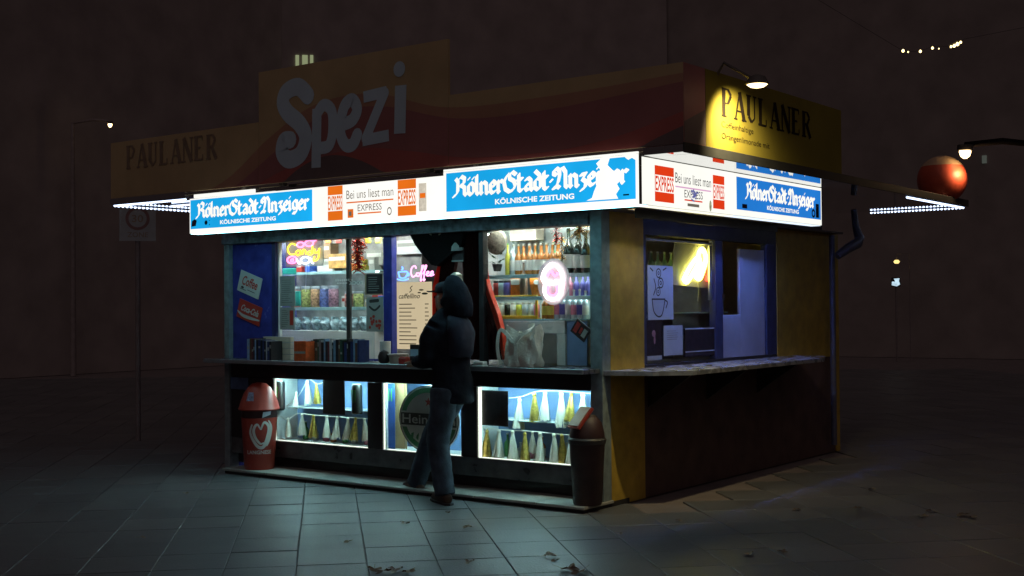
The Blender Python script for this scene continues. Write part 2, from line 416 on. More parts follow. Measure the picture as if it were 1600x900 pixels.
# LED lines under the canopy edge, one small lens after the other
def led_line(a, b, n, r):
    a, b = V(a), V(b); st = MB(); st.obox((a + b) / 2 + V((0, 0, .012)), b - a, (0, 0, 1), (b - a).cross(V((0, 0, 1))), (b - a).length, .012, .03)
    ch = st.build('led_channel', m_edge, kio); mb = MB()
    for i in range(n):
        c = a + (b - a) * ((i + .5) / n); mb.lathe([(r * .5, -.012), (r, -.004), (r, .004)], 6, c)
    return tag(mb.build('led_lenses', glow('blue_white_led', (.62, .74, 1.0), 3.2), ch), kind='stuff')
led_line((.92, 4.25, 2.630), (.92, 6.05, 2.630), 46, .013)
led_line((-.15, 6.05, 2.630), (.90, 6.05, 2.630), 26, .014)
led_line((-5.59, -.31, 2.630), (-4.45, -.31, 2.630), 34, .015)
led_line((-5.59, -.28, 2.630), (-5.59, 1.4, 2.630), 34, .015)
led_line((-5.2, .1, 2.630), (-4.62, .1, 2.630), 20, .011)
# counter
kb('counter_top', (XL + .0, -.01, 1.05), (XR - .14, GL + .12, 1.085), m_cnt)
kb('counter_edge', (XL + .0, -.032, 1.052), (XR - .02, -.012, 1.090), m_edge)
kb('counter_top', (XR - .137, -.01, 1.05), (XR - .02, W - .035, 1.085), m_cnt)
# cabinet front with three showcase openings
za, zb = .305, .905
ops = [(X(427, W, 640), X(574, W, 650)), (X(597, W, 650), X(720, W, 655)), (X(745, W, 660), X(928, W, 670))]
ops[2] = (ops[2][0], X(925, W, 670) - .012)
kb('cabinet_rail', (XL + .077, W, zb), (X(925, W) - .002, W + .05, 1.048), m_dark)
kb('kick_panel', (XL + .077, W + .004, .15), (X(925, W) - .002, W + .05, za), m_kick)
kb('toe_kick', (XL + .077, W + .09, STEP), (X(925, W) - .002, W + .12, .148), m_dark)
ed = [XL + .077] + [e for o in ops for e in o] + [X(925, W) - .002]
for i in range(0, 8, 2):
    if ed[i + 1] - ed[i] > .01: kb('cabinet_stile', (ed[i], W, za + .002), (ed[i + 1], W + .05, zb - .002), m_dark)
kb('vent_plate', (XL + .08, W - .012, .78), (XL + .34, W - .002, .90), mat('blue_vent_plate', (.10, .16, .30), .4, var=.3))
m_case = mat('showcase_blue_back', (.20, .33, .60), .6, var=.10)
m_casew = mat('showcase_white_lining', (.70, .72, .70), .6, var=.05)
m_strip = glow('showcase_led_strip', (.54, .96, 1.0), 54.0, .05, 20)
m_strip2 = glow('showcase_edge_light', (.95, 1.0, .86), 1.7, .08, 20)
for i, (a, b) in enumerate(ops):
    y0, y1 = W + .052, W + .36
    sc_ = kb('showcase_back', (a - .05, y1, za - .02), (b + .05, y1 + .02, zb + .03), m_case)
    kb('showcase_floor', (a - .05, y0, za - .022), (b + .05, y1 - .002, za - .004), m_casew)
    kb('showcase_ceiling', (a - .05, y0, zb + .012), (b + .05, y1 - .002, zb + .03), m_casew)
    kb('showcase_cheek', (a - .07, y0, za - .02), (a - .052, y1 + .02, zb + .03), m_casew)
    kb('showcase_cheek', (b + .052, y0, za - .02), (b + .07, y1 + .02, zb + .03), m_casew)
    kb('light_strip', (a, W + .06, zb - .001), (b, W + .11, zb + .010), m_strip, .001)
    kb('edge_light', (a + .002, W + .018, za + .002), (a + .009 + (.02 if i == 2 else 0), W + .034, zb - .006), m_strip2, .001)
    kb('edge_light', (a + .04, W + .018, za + .002), (b - .002, W + .034, za + .008), m_strip2, .001)
    kb('edge_light', (b - .007, W + .018, za + .012), (b - .002, W + .034, zb - .006), m_strip2, .001)
    kb('showcase_pane', (a + .001, W + .012, za + .001), (b - .001, W + .016, zb - .001), m_glass, 0)
# upper glazing
zt, zs = 2.27, 1.087
bp0, bp1 = XL + .078, X(437, GL, 440)
kb('blue_panel', (bp0, GL - .045, zs), (bp1 - .06, GL + .01, zt), m_blue)
kb('blue_frame', (bp1 - .058, GL - .05, zs), (bp1 - .008, GL + .03, zt), m_navy)
kb('window_post', (X(603, GL, 440), GL - .035, zs), (X(616, GL, 440), GL + .035, zt), m_blue)
kb('window_post', (X(752, GL, 440), GL - .035, zs), (X(759, GL, 440), GL + .035, zt), m_dark)
kb('window_post', (X(538, GL, 440), GL + .022, zs), (X(544, GL, 440), GL + .05, zt), mat('thin_glazing_bar', (.07, .07, .07), .4))
kb('white_jamb', (bp1 - .006, GL - .02, zs), (bp1 + .014, GL + .02, zt), m_white)
kb('window_pane', (bp1 + .016, GL - .004, zs), (X(603, GL) - .002, GL + .002, zt), m_glass, 0)
kb('window_pane', (X(759, GL) + .002, GL - .004, zs), (X(925, W) - .003, GL + .002, zt), m_glass, 0)
# interior shell
kb('added_partition', (-1.42, 1.15, STEP), (-1.39, ysE, 2.32), m_int)  # wall added to keep the room light away from the side window
kb('interior_back_wall', (XL + .062, 2.55, STEP), (-1.423, 2.6, 2.32), m_int)
kb('interior_floor', (XL + .062, W + .64, STEP), (XR - .102, ysE, STEP + .02), mat('interior_floor', (.2, .19, .18), .5))
for (a, b, yy) in ((-4.3, -3.3, .42), (-3.2, -2.45, .42), (-2.2, -1.6, .62), (-3.9, -2.2, 1.7), (-1.25, -.30, .40)):
    l = kb('ceiling_light', (a - .03, yy - .05, 2.296), (b + .03, yy + .05, 2.322), m_white)
    MB().tube([(a, yy, 2.275), (b, yy, 2.275)], .016, 8).build('fluorescent_tube', m_tube, l)
# side window
m_frame = mat('side_window_frame', (.06, .065, .13), .45, var=.25)
sy = lambda px, py=450: SP(px, py, XR).y
kb('side_mullion', (XR - .07, sy(1119), 1.09), (XR - .004, sy(1130), 2.158), m_frame)
kb('side_jamb', (XR - .07, ysA + .002, 1.09), (XR - .006, ysA + .05, 2.158), m_frame)
kb('side_jamb', (XR - .07, sy(1199), 1.09), (XR - .006, ysB - .002, 2.158), m_frame)
kb('steel_rail', (XR - .055, ysA + .052, 2.115), (XR - .03, sy(1118), 2.135), m_edge)
kb('steel_rail', (XR - .05, sy(1114), 1.62), (XR - .03, sy(1118), 2.11), m_edge)
kb('window_pane', (XR - .045, ysA + .052, 1.09), (XR - .041, sy(1119) - .002, 2.11), m_glass, 0)
m_shut = mat('pale_shutter_board', (.55, .58, .66), .55, var=.10, scale=4)
kb('shutter_board', (XR - .06, sy(1161), 1.09), (XR - .03, sy(1199) - .002, 2.10), m_shut)
kb('shutter_board', (XR - .06, sy(1130) + .002, 1.09), (XR - .03, sy(1161) - .002, SP(1140, 492, XR).z), m_shut)
kb('window_pane', (XR - .05, sy(1130) + .002, SP(1140, 492, XR).z + .002), (XR - .046, sy(1161) - .002, 2.15), m_glass, 0)
kb('side_sill', (XR - .10, ysA, 1.02), (XR - .004, ysB, 1.088), m_dark)
# side serving shelf
sp = [(XR + .002, W - .02), (.30, W + .12), (.52, .60), (.47, 3.24), (.26, 3.75), (XR + .002, 3.75)]
MB().slab([(a, b, 1.032) for a, b in sp], (0, 0, .034)).build('side_shelf', mat('side_shelf_top', (.20, .21, .24), .28, var=.3, scale=10, bump=.08, rvar=.12), kio)
for yy in (.9, 1.9, 2.9): MB().slab([(XR + .002, yy, .74), (XR + .002, yy, 1.03), (.36, yy, 1.03)], (0, .03, 0)).build('shelf_bracket', m_dark, kio)
# rain pipe and bent outlet at the rear of the side wall
dp = SP(1300, 340, .05)
MB().tube([(.02, SP(1300, 400, .02).y, z) for z in (.1, .8, 1.5, 2.3)], .03, 10).build('rain_pipe', mat('zinc_pipe', (.14, .145, .19), .5, metal=.3), kio, smooth=True)
q = [DP(1334, 328, 13.1), DP(1337, 355, 13.05), DP(1343, 372, 13.0), DP(1340, 380, 12.95), DP(1325, 388, 12.9), DP(1308, 400, 12.85)]
MB().tube(q, [.03, .035, .05, .055, .05, .04], 10).build('bent_outlet_pipe', MATS['zinc_pipe'], kio, smooth=True)

# ================================================================== LIGHT BOX SIGNS
GLY = {
 'K': ([[(-.18, .0), (.02, .12), (.16, .35), (.18, 1.15), (.02, 1.38)], [(.18, 1.25), (.45, 1.55), (.72, 1.38), (.66, .98), (.34, .82)], [(.42, .85), (.70, .66), (.70, .18), (.84, .04)]], 1.02),
 'o': ([[(0, .8), (0, .2), (.2, .03), (.42, .2), (.42, .8), (.2, .97), (0, .8)], [(.04, 1.32)], [(.38, 1.32)]], .66),
 'l': ([[(0, 1.5), (0, .15), (.13, .03)]], .34),
 'n': ([[(-.04, .93), (0, .85), (0, .12), (.08, .04)], [(0, .78), (.22, .95), (.42, .8), (.42, .12), (.54, .04)]], .74),
 'e': ([[(.02, .46), (.38, .66), (.34, .88), (.18, .97), (0, .8), (0, .2), (.15, .04), (.38, .16)]], .60),
 'r': ([[(-.04, .93), (0, .85), (0, .12), (.08, .04)], [(0, .78), (.2, .95), (.36, .86)]], .56),
 'S': ([[(.80, 1.34), (.55, 1.55), (.30, 1.36), (.34, 1.04), (.64, .86), (.76, .52), (.60, .16), (.30, .03), (.0, .25), (-.10, .78), (.06, 1.22), (.2, 1.4)]], 1.02),
 't': ([[(0, 1.32), (0, .15), (.13, .03), (.26, .1)], [(-.12, .93), (.26, .95)]], .48),
 'a': ([[(.05, .88), (.24, .97), (.42, .8), (.42, .14), (.54, .03)], [(.42, .58), (.1, .46), (0, .24), (.12, .05), (.42, .2)]], .72),
 'd': ([[(.04, 1.46), (.32, 1.16), (.42, .82), (.42, .2), (.2, .03), (0, .2), (0, .72), (.2, .92), (.40, .82)]], .66),
 '-': ([[(.02, .62), (.10, .62)]], .34),
 'A': ([[(.10, 1.02), (-.10, 1.12), (-.08, 1.38), (.12, 1.52), (.32, 1.34), (.32, .95), (.22, .45), (.04, .14), (-.14, .05)], [(.26, 1.36), (.56, 1.52), (.74, 1.2), (.74, .16), (.88, .03)], [(-.1, .02), (.16, .14), (.3, .04)]], 1.08),
 'z': ([[(.0, .88), (.36, .94), (.12, .55), (.36, .34), (.30, -.08), (.02, -.26)]], .58),
 'i': ([[(-.04, .93), (0, .85), (0, .12), (.10, .04)], [(.02, 1.3)]], .36),
 'g': ([[(.42, .92), (.42, .02), (.28, -.28), (.0, -.26)], [(.42, .84), (.2, .97), (0, .8), (0, .3), (.18, .12), (.42, .26)]], .68),
}
def fraktur(mb, fr, word, a, b, wd, ht, d):
    tot = sum(GLY[c][1] for c in word); sx = wd / tot; sc = ht / 1.62; ks = sx / sc; x = a + .12 * sc
    for c in word:
        nib(mb, fr, GLY[c][0], x, b, sc, .37, d, 40, ks); x += GLY[c][1] * sx
HEAD = 'KolnerStadt-Anzeiger'
S_WF = glow('backlit_white_front', (1.0, .985, .92), 1.06, .09, 1.6)
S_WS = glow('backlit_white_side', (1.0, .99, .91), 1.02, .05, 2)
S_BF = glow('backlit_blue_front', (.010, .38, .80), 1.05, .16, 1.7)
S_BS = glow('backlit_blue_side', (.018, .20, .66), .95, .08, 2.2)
S_OR = glow('backlit_orange', (.95, .19, .012), .85, .08, 3)
S_RD = glow('backlit_red', (.92, .055, .010), .80, .06, 3)
S_GR = glow('backlit_grey_print', (.30, .26, .20), .5, .05, 3)
S_BK = glow('backlit_dark_print', (.05, .05, .06), .8, .05, 3)
S_LI = glow('backlit_lilac', (.78, .42, .66), .9, .05, 3)
m_box = mat('sign_box_aluminium', (.62, .62, .58), .4, metal=.2, var=.08)
m_stick = mat('dark_sticker', (.03, .03, .05), .5, var=.4, scale=60)
m_stick2 = mat('purple_sticker', (.14, .10, .22), .5, var=.5, scale=60)
S_UF = glow('underside_white', (.34, .88, 1.0), 7.0)
S_UB = glow('underside_blue', (.75, .86, 1.0), 1.3)
S_UY = glow('underside_warm', (1.0, .98, .80), 1.2)
def sign(fr, L, H, depth, label, group, under=None):
    depth = .115
    s = thing('light_box_sign', label, 'sign', fr.p(L / 2, 0, -depth / 2), group)
    b = MB(); b.slab([fr.p(0, 0, -depth), fr.p(L, 0, -depth), fr.p(L, H, -depth), fr.p(0, H, -depth)], fr.n * (depth - .012)); b.build('housing', m_box, s)
    b = MB(); b.slab([fr.p(.004, -.004, -.105), fr.p(L - .004, -.004, -.105), fr.p(L - .004, -.004, -.014), fr.p(.004, -.004, -.014)], (0, 0, .0035)); b.build('underside_sheet', under or S_UF, s)
    return s
def koelner(fr, L, H, white, blue, label, group, kw, mL=.020, mB=.042, mT=.016, under=None):
    s = sign(fr, L, H, .20, label, group, under)
    b = MB(); frect(b, fr, .002, .002, L - .002, H - .002, -.008, .006); b.build('front_sheet', white, s)
    b = MB(); frect(b, fr, mL, mB, L - mL, H - mT, .001, .002); p = b.build('blue_field', blue, s)
    w, h = L - 2 * mL, H - mB - mT
    b = MB(); fraktur(b, fr, HEAD, mL + w * kw[0], mB + h * .385, w * kw[1], h * .52, .0045)
    b.build('headline_lettering', white, s)
    b = MB(); ftext(b, fr, 'KÖLNISCHE ZEITUNG', mL + w * kw[2], mB + h * .10, w * kw[3], h * .165, .0045, .03); b.build('subtitle_lettering', white, s)
    return s, w, h
FY, FZ0 = -.30, 2.297
xa, xb, xc, xd = X(296, FY, 335), X(491, FY, 320), X(694, FY, 300), .612
GRP = 'backlit newspaper signs round the kiosk roof'
fr = front(xa, FY, FZ0)
s1, w_, h_ = koelner(fr, xb - xa - .003, .335, S_WF, S_BF, 'blue newspaper light box at the left end of the kiosk front', GRP, (.06, .92, .26, .46))
b = MB(); frect(b, fr, .06, .337, .92, .372, -.02, .015); b.build('top_trim', S_WF, s1)
b = MB(); fpoly(b, fr, [(.035, .065), (.10, .070), (.115, .12), (.085, .135), (.045, .12)], .005); b.build('torn_sticker', m_stick2, s1)
b = MB(); fdisc(b, fr, .25, .095, .022, .005, 10); fdisc(b, fr, .30, .075, .006, .005, 8); fdisc(b, fr, .30, .115, .005, .005, 8); b.build('round_sticker', m_stick, s1)
fr = front(xc, FY - .012, FZ0 - .002); L3 = xd - xc
s3, w_, h_ = koelner(fr, L3, .365, S_WF, S_BF, 'blue newspaper light box with torn front, at the kiosk corner', GRP, (.05, .92, .28, .42), .035)
rp = [(.790, .05), (.800, .20), (.822, .44), (.806, .60), (.832, .70), (.812, .86), (.845, 1.005), (.882, 1.005), (.868, .80), (.895, .66), (.925, .62), (.948, .55), (.935, .42), (.912, .34), (.925, .22), (.908, .10), (.918, -.01), (.762, -.01)]
b = MB(); fpoly(b, fr, [(.035 + w_ * a, .055 + h_ * c) for a, c in rp], .0065); b.build('torn_patch', S_WF, s3)
b = MB(); fpoly(b, fr, [(.035 + w_ * a, .055 + h_ * c) for a, c in [(.945, 1.01), (.955, .93), (.968, .88), (.985, .92), (1.003, .86), (1.003, 1.01)]], .0065); b.build('torn_patch', S_WF, s3)
b = MB(); frect(b, fr, .035 + w_ * .942, .055 + h_ * .05, .035 + w_ * .97, .055 + h_ * .085, .0068); b.build('small_label', m_stick, s3)
b = MB(); frect(b, fr, .0, .367, L3 - .02, .382, -.02, .015); b.build('top_trim', S_WF, s3)

def express_bar(s, fr, a0, a1, H, b0, b1, om, wm):
    """orange-red block with the white vertical title across its middle"""
    b = MB(); frect(b, fr, a0, b0, a1, b1, .001, .002); blk = b.build('title_block', om, s)
    b = MB(); h = b1 - b0; frect(b, fr, a0, b0 + h * .27, a1, b0 + h * .74, .0035); b.build('title_band', wm, blk)
    b = MB(); ftext(b, fr, 'EXPRESS', a0 + .004, b0 + h * .295, a1 - a0 - .008, h * .42, .0042, .02); b.build('title_lettering', om, blk)
def express(fr, L, H, white, om, label, pr, barcol, blocks, txt, scrib, old=None):
    s = sign(fr, L, H, .20, label, GRP, S_UY if scrib else None)
    b = MB(); frect(b, fr, .002, .002, L - .002, H - .002, -.008, .006); b.build('front_sheet', white, s)
    for (p0, p1) in blocks: express_bar(s, fr, L * p0, L * p1, H, H * .10, H * .985 if not scrib else H * .86, om, white)
    t0, t1 = txt; w = L * (t1 - t0)
    hi = 1.0 if not scrib else .9
    b = MB(); ftext(b, fr, 'Bei uns liest man', L * t0 + w * .06, H * .62 * hi, w * .86, H * .22, .001, -.004); b.build('slogan_lettering', pr, s)
    b = MB(); frect(b, fr, L * t0 + w * .06, H * .51 * hi, L * t0 + w * .92, H * .545 * hi, .001); b.build('slogan_underline', barcol, s)
    b = MB(); ftext(b, fr, 'EXPRESS', L * t0 + w * .27, H * .29 * hi, w * .44, H * .17, .001, -.002); b.build('name_lettering', pr, s)
    b = MB(); frect(b, fr, L * t0 + w * .27, H * .215 * hi, L * t0 + w * .70, H * .25 * hi, .001); b.build('name_underline', om, s)
    return s, w
fr = front(xb, FY, FZ0); L2 = xc - xb - .003
s2, w2 = express(fr, L2, .335, S_WF, S_OR, 'white and orange newspaper light box in the middle of the kiosk front', S_GR, S_OR, ((.115, .235), (.665, .80)), (.24, .665), False)
b = MB(); frect(b, fr, L2 * .275, .335 * .14, L2 * .32, .335 * .36, .001); b.build('small_photo_print', S_OR, s2)
b = MB(); frect(b, fr, L2 * .283, .335 * .19, L2 * .306, .335 * .30, .0016); b.build('small_photo_face', S_GR, s2)
b = MB(); fring(b, fr, L2 * .60, .335 * .24, .018, .026, .001, 18, 1.3); b.build('round_print', S_GR, s2)
b = MB(); frect(b, fr, L2 * .82, .335 * .18, L2 * .875, .335 * .86, .001); b.build('ticket_sticker', glow('backlit_pale_ticket', (.62, .56, .46), 1.0, .2, 30), s2)
b = MB(); frect(b, fr, L2 * .828, .335 * .50, L2 * .868, .335 * .62, .0016); b.build('ticket_print', S_OR, s2)
SX = .615; ya, yb, yc = -.30, SP(1148, 300, SX).y, SP(1284, 320, SX).y
fr = side(SX, ya, FZ0); L4 = yb - ya - .003
s4, w4 = express(fr, L4, .345, S_WS, S_RD, 'white and red newspaper light box round the corner with a scribbled name', S_BK, S_LI, ((.13, .32), (.745, .875)), (.31, .76), True)
b = MB()
for k in range(9):
    a = L4 * .31 + w4 * (.42 + random.uniform(0, .1)); c = .335 * (.25 + .2 * random.random())
    ribbon(b, fr, [(a, c), (a + random.uniform(.02, .07), c + random.uniform(-.03, .03))], .012, .002 + k * 1e-4, False, False)
b.build('marker_scribble', glow('blue_marker', (.16, .17, .45), .8), s4)
b = MB(); frect(b, fr, L4 * .31 + w4 * .34, .335 * .08, L4 * .31 + w4 * .62, .335 * .145, .001); b.build('small_print', S_GR, s4)
b = MB(); fdisc(b, fr, L4 * .715, .05, .02, .001, 9, .045); b.build('peeling_sticker', glow('backlit_olive_sticker', (.35, .36, .2), .9, .5, 60), s4)
fr = side(SX, yb, FZ0)
s5, w5, h5 = koelner(fr, yc - yb, .345, S_WS, S_BS, 'deep blue newspaper light box at the far end of the side', GRP, (.10, .82, .33, .38), .03, .05, .03, S_UB)
b = MB(); frect(b, fr, .12, .065, .21, .10, .005); b.build('small_label', m_stick2, s5)
b = MB(); frect(b, fr, (yc - yb) * .915, .065, (yc - yb) * .955, .19, .005); b.build('dark_sticker', m_stick, s5)
b = MB(); fring(b, fr, (yc - yb) * .885, .10, .02, .04, .005, 14); b.build('round_sticker', m_stick2, s5)
kb('sign_corner_profile', (SX - .01, FY - .016, FZ0 + .002), (SX + .006, FY - .0005, FZ0 + .36), mat('dirty_corner_profile', (.2, .19, .16), .6), bev=.001)

# ================================================================== ROOFTOP BOARDS
BY = -.285
m_by = mat('board_yellow', (.60, .45, .24), .6, var=.15, scale=2)
m_bo = mat('board_orange', (.52, .28, .18), .55, var=.12, scale=2)
m_br = mat('board_red', (.52, .14, .12), .6, var=.12, scale=2)
m_bm = mat('board_magenta', (.42, .17, .16), .55, var=.12, scale=2)
m_bb = mat('board_brown', (.20, .145, .14), .6, var=.2, scale=2)
m_bw = mat('board_white_print', (.62, .80, .90), .6, var=.08, scale=2)
m_bk = mat('board_black_print', (.025, .018, .014), .9, var=.2, spec=.05)
m_bk2 = mat('board_low_contrast_print', (.30, .22, .15), .6, var=.2)  # lettering colour set close to the board yellow
m_bys = mat('lit_side_board_yellow', (.27, .22, .035), .8, var=.12, scale=2, spec=.15)  # copy of the board yellow with the floodlit look put into the colour
m_bback = mat('board_backing', (.12, .11, .10), .6)
bx0, bx1, bz0, bz1, tz1 = -5.68, .955, 2.705, 3.275, 3.73
tx0, tx1 = -3.44, -1.19
fr = front(0, BY, 0)
SER = {  # stems (x0,y0,x1,y1,width) on a unit cap height
 'P': [(.15, 0, .15, 1, .2), (.02, .03, .32, .03, .06), (.02, .97, .4, .97, .06), (.4, .97, .58, .78, .12), (.58, .78, .4, .48, .12), (.4, .48, .2, .48, .06)],
 'A': [(.08, 0, .34, 1, .08), (.34, 1, .62, 0, .2), (.16, .32, .54, .32, .06), (-.02, .03, .2, .03, .06), (.46, .03, .76, .03, .06)],
 'U': [(.14, 1, .14, .25, .2), (.14, .25, .32, .04, .14), (.32, .04, .52, .2, .08), (.52, .2, .52, 1, .08), (.0, .97, .3, .97, .06), (.42, .97, .64, .97, .06)],
 'L': [(.14, 0, .14, 1, .2), (.0, .97, .3, .97, .06), (.0, .04, .52, .04, .08), (.52, .04, .52, .26, .06)],
 'N': [(.1, 0, .1, 1, .08), (.1, 1, .6, 0, .2), (.6, 0, .6, 1, .08), (.0, .03, .22, .03, .06), (.48, .97, .72, .97, .06)],
 'E': [(.14, 0, .14, 1, .2), (.0, .97, .52, .97, .08), (.0, .04, .54, .04, .08), (.14, .52, .42, .52, .07), (.52, .8, .52, .97, .05), (.54, .04, .54, .24, .05)],
 'R': [(.14, 0, .14, 1, .2), (.0, .03, .3, .03, .06), (.02, .97, .4, .97, .06), (.4, .97, .56, .78, .12), (.56, .78, .4, .52, .12), (.4, .52, .14, .52, .06), (.34, .52, .62, 0, .18)]}
def serif(mb, fr, word, a, b, wd, ht, d):
    n = len(word)
    for i, c in enumerate(word):
        for k, (x0, y0, x1, y1, sw) in enumerate(SER[c]):
            x = a + wd * i / n; sx = wd / n / .76
            l = sqrt((x1 - x0) ** 2 + (y1 - y0) ** 2) or 1; nx, ny = -(y1 - y0) / l * sw / 2, (x1 - x0) / l * sw / 2
            fpoly(mb, fr, [(x + (x0 + nx) * sx, b + (y0 + ny) * ht), (x + (x1 + nx) * sx, b + (y1 + ny) * ht), (x + (x1 - nx) * sx, b + (y1 - ny) * ht), (x + (x0 - nx) * sx, b + (y0 - ny) * ht)], d + k * 4e-5)
def band(mb, top, bot, x0, x1, d, zlo, zhi, n=40):
    """area between two wave lines, kept inside the board"""
    pr = None
    for i in range(n + 1):
        x = x0 + (x1 - x0) * i / n
        t, c = min(max(top(x), zlo), zhi(x)), min(max(bot(x), zlo), zhi(x))
        if pr is not None and (t - c > 1e-4 or pr[1] - pr[2] > 1e-4): mb.add([fr.p(pr[0], pr[2], d), fr.p(x, c, d), fr.p(x, t, d), fr.p(pr[0], pr[1], d)], [(0, 1, 2, 3)])
        pr = (x, t, c)
def board(label, poly, cat='sign'):
    c = fr.p((poly[0][0] + poly[1][0]) / 2, bz0, -.02)
    t = thing('roof_board', label, cat, c, 'advertising boards on the kiosk roof')
    b = MB(); b.slab([fr.p(a, z, -.03) for a, z in poly], fr.n * .03); b.build('panel', m_by, t)
    for a in (poly[0][0] + .25, poly[1][0] - .25): MB().obox(fr.p(a, bz0 + .2, -.06), (1, 0, 0), (0, 0, 1), (0, 1, 0), .05, .45, .05).build('stay', m_bback, t)
    return t
import bisect
def wave(pts):
    pts = smoothline(pts, 10); xs = [p[0] for p in pts]
    def f(x):
        i = min(max(bisect.bisect_left(xs, x), 1), len(xs) - 1); (a, p), (b_, q) = pts[i - 1], pts[i]
        return p + (q - p) * min(max((x - a) / ((b_ - a) or 1), 0), 1)
    return f
tri = wave([(-6, 2.6), (-4.6, 2.62), (-3.9, 2.78), (-3.3, 3.12), (-2.7, 3.36), (-2.0, 3.38), (-1.2, 3.18), (-.2, 3.16), (.95, 3.20)])     # yellow / orange
tor = wave([(-6, 2.5), (-4.4, 2.55), (-3.8, 2.7), (-3.2, 3.0), (-2.6, 3.26), (-1.9, 3.26), (-1.1, 3.08), (-.2, 3.06), (.95, 3.14)])      # orange / dark red
trd = wave([(-6, 2.4), (-4.2, 2.5), (-3.6, 2.66), (-3.0, 2.84), (-2.2, 2.93), (-1.6, 2.86), (-1.0, 2.76), (-.2, 2.74), (.4, 2.80), (.95, 2.93)])  # dark red / bright red
tbr = wave([(-6, 2.4), (-3.6, 2.4), (-3.25, 2.62), (-2.9, 2.82), (-2.55, 2.90), (-2.2, 2.84), (-1.85, 2.68), (-1.5, 2.45), (.3, 2.4), (.56, 2.68), (.95, 2.83)])  # brown hill
parts_ = [('yellow brewery board at the left end of the kiosk roof', bx0, tx0 - .004, bz1),
          ('tall middle board with big white drink lettering on the kiosk roof', tx0, tx1, tz1),
          ('long red and yellow wave board right of the tall middle board', tx1 + .004, bx1, bz1)]
bds = []
for lab, a, c, top in parts_:
    t = board(lab, [(a, bz0), (c, bz0), (c, top), (a, top)]); bds.append(t); zh = lambda x, T=top: T
    inf = lambda x: -9
    for nm, hi, m, d in (('orange_wave', tri, m_bo, .001), ('red_wave', tor, m_bm, .0018), ('bright_red_wave', trd, m_br, .0026), ('brown_hill', tbr, m_bb, .0034)):
        b = MB(); band(b, hi, inf, a, c, d, bz0, zh)
        if b.f: b.build(nm, m, t)
b = MB(); serif(b, fr, 'PAULANER', -5.42, 2.99, 1.42, .235, .005); b.build('brand_lettering', m_bk2, bds[0])
# big drink lettering
b = MB(); q = .0045; K = .16
def zz(a, c): return (-3.16 + a * 1.52, 2.86 + c * .70)
ribbon(b, fr, [zz(*p) for p in [(.24, .84), (.16, .97), (.06, .93), (.03, .80), (.07, .66), (.17, .50), (.22, .32), (.18, .12), (.08, .06), (.02, .16), (.035, .30), (.09, .31)]], K, q)
K = .115
ribbon(b, fr, [zz(.315, .66), zz(.305, -.08)], K, q + .0002, False, False); ribbon(b, fr, [zz(*p) for p in [(.31, .58), (.37, .69), (.435, .60), (.44, .34), (.41, .18), (.34, .16)]], K * .95, q + .0004)
ribbon(b, fr, [zz(*p) for p in [(.535, .42), (.60, .46), (.635, .58), (.60, .70), (.545, .66), (.51, .50), (.505, .30), (.545, .16), (.60, .16), (.635, .27)]], K, q + .0006)
ribbon(b, fr, [zz(.685, .715), zz(.86, .74)], K * .85, q + .0008, False, False); ribbon(b, fr, [zz(.845, .73), zz(.70, .21)], K * .85, q + .0009, False); ribbon(b, fr, [zz(.675, .19), zz(.875, .215)], K * .85, q + .001, False, False)
ribbon(b, fr, [zz(.965, .79), zz(.955, .22)], K * 1.1, q + .0011, False, False); fdisc(b, fr, *zz(.955, .985), .065, q + .0012, 20)
b.build('drink_lettering', m_bw, bds[1])
# the wave board turns the corner up to the side board
b = MB(); b.slab([(.928, -.2835, bz0), (.928, .028, bz0), (.928, .028, bz1), (.928, -.2835, bz1)], (.03, 0, 0)); b.build('return_panel', m_bm, bds[2])
b = MB(); b.add([(.9592, -.2835, 2.72), (.9592, .028, 2.72), (.9592, .028, 2.98), (.9592, -.2835, 2.86)], [(0, 1, 2, 3)]); b.build('brown_corner', m_bb, bds[2])
# side board
BX = .958
fs = side(BX, 0, 0); sy0, sy1 = .035, 2.52
sb = thing('roof_board', 'floodlit yellow brewery board on the side edge of the kiosk roof', 'sign', (BX, 1.2, bz0), 'advertising boards on the kiosk roof')
b = MB(); b.slab([fs.p(sy0, 2.716, -.03), fs.p(sy1, 2.716, -.03), fs.p(sy1, bz1, -.03), fs.p(sy0, bz1, -.03)], fs.n * .03); b.build('panel', m_bys, sb)
b = MB(); serif(b, fs, 'PAULANER', .27, 2.96, 1.62, .215, .003); b.build('brand_lettering', m_bk, sb)
b = MB(); ftext(b, fs, 'Coffeinhaltige', .27, 2.868, .52, .058, .003); ftext(b, fs, 'Orangenlimonade mit', .27, 2.782, .80, .058, .003); b.build('product_lettering', m_bk, sb)
# floodlight on an arm over the side board
lp = SP(1183, 131, 1.27)
fl = thing('sign_floodlight', 'small warm floodlight on an arm above the side roof board', 'lamp', lp)
MB().tube([(BX - .02, lp.y, 3.24), (BX + .05, lp.y, 3.34), (lp.x - .05, lp.y, lp.z + .05)], .012, 8).build('arm', m_bback, fl)
MB().lathe([(.02, .065), (.06, .05), (.085, .0), (.08, -.004)], 14, lp).build('shade', m_bback, fl, smooth=True)
MB().lathe([(.074, -.006), (.05, -.022), (.012, -.030)], 14, lp).build('lens', glow('warm_lamp_lens', (1.0, .72, .36), 5.0), fl)
ll = bpy.data.lights.new('floodlight_beam', 'SPOT'); lo = bpy.data.objects.new('floodlight_beam', ll); C.objects.link(lo); lo.parent = fl; lo.location = (0, 0, -.04)
ll.energy = 120; ll.color = (1, .82, .42); ll.spot_size = radians(110); ll.spot_blend = 1.0; ll.shadow_soft_size = .03
lo.rotation_euler = (V((BX, .40, 2.86)) - lp).to_track_quat('-Z', 'Y').to_euler()

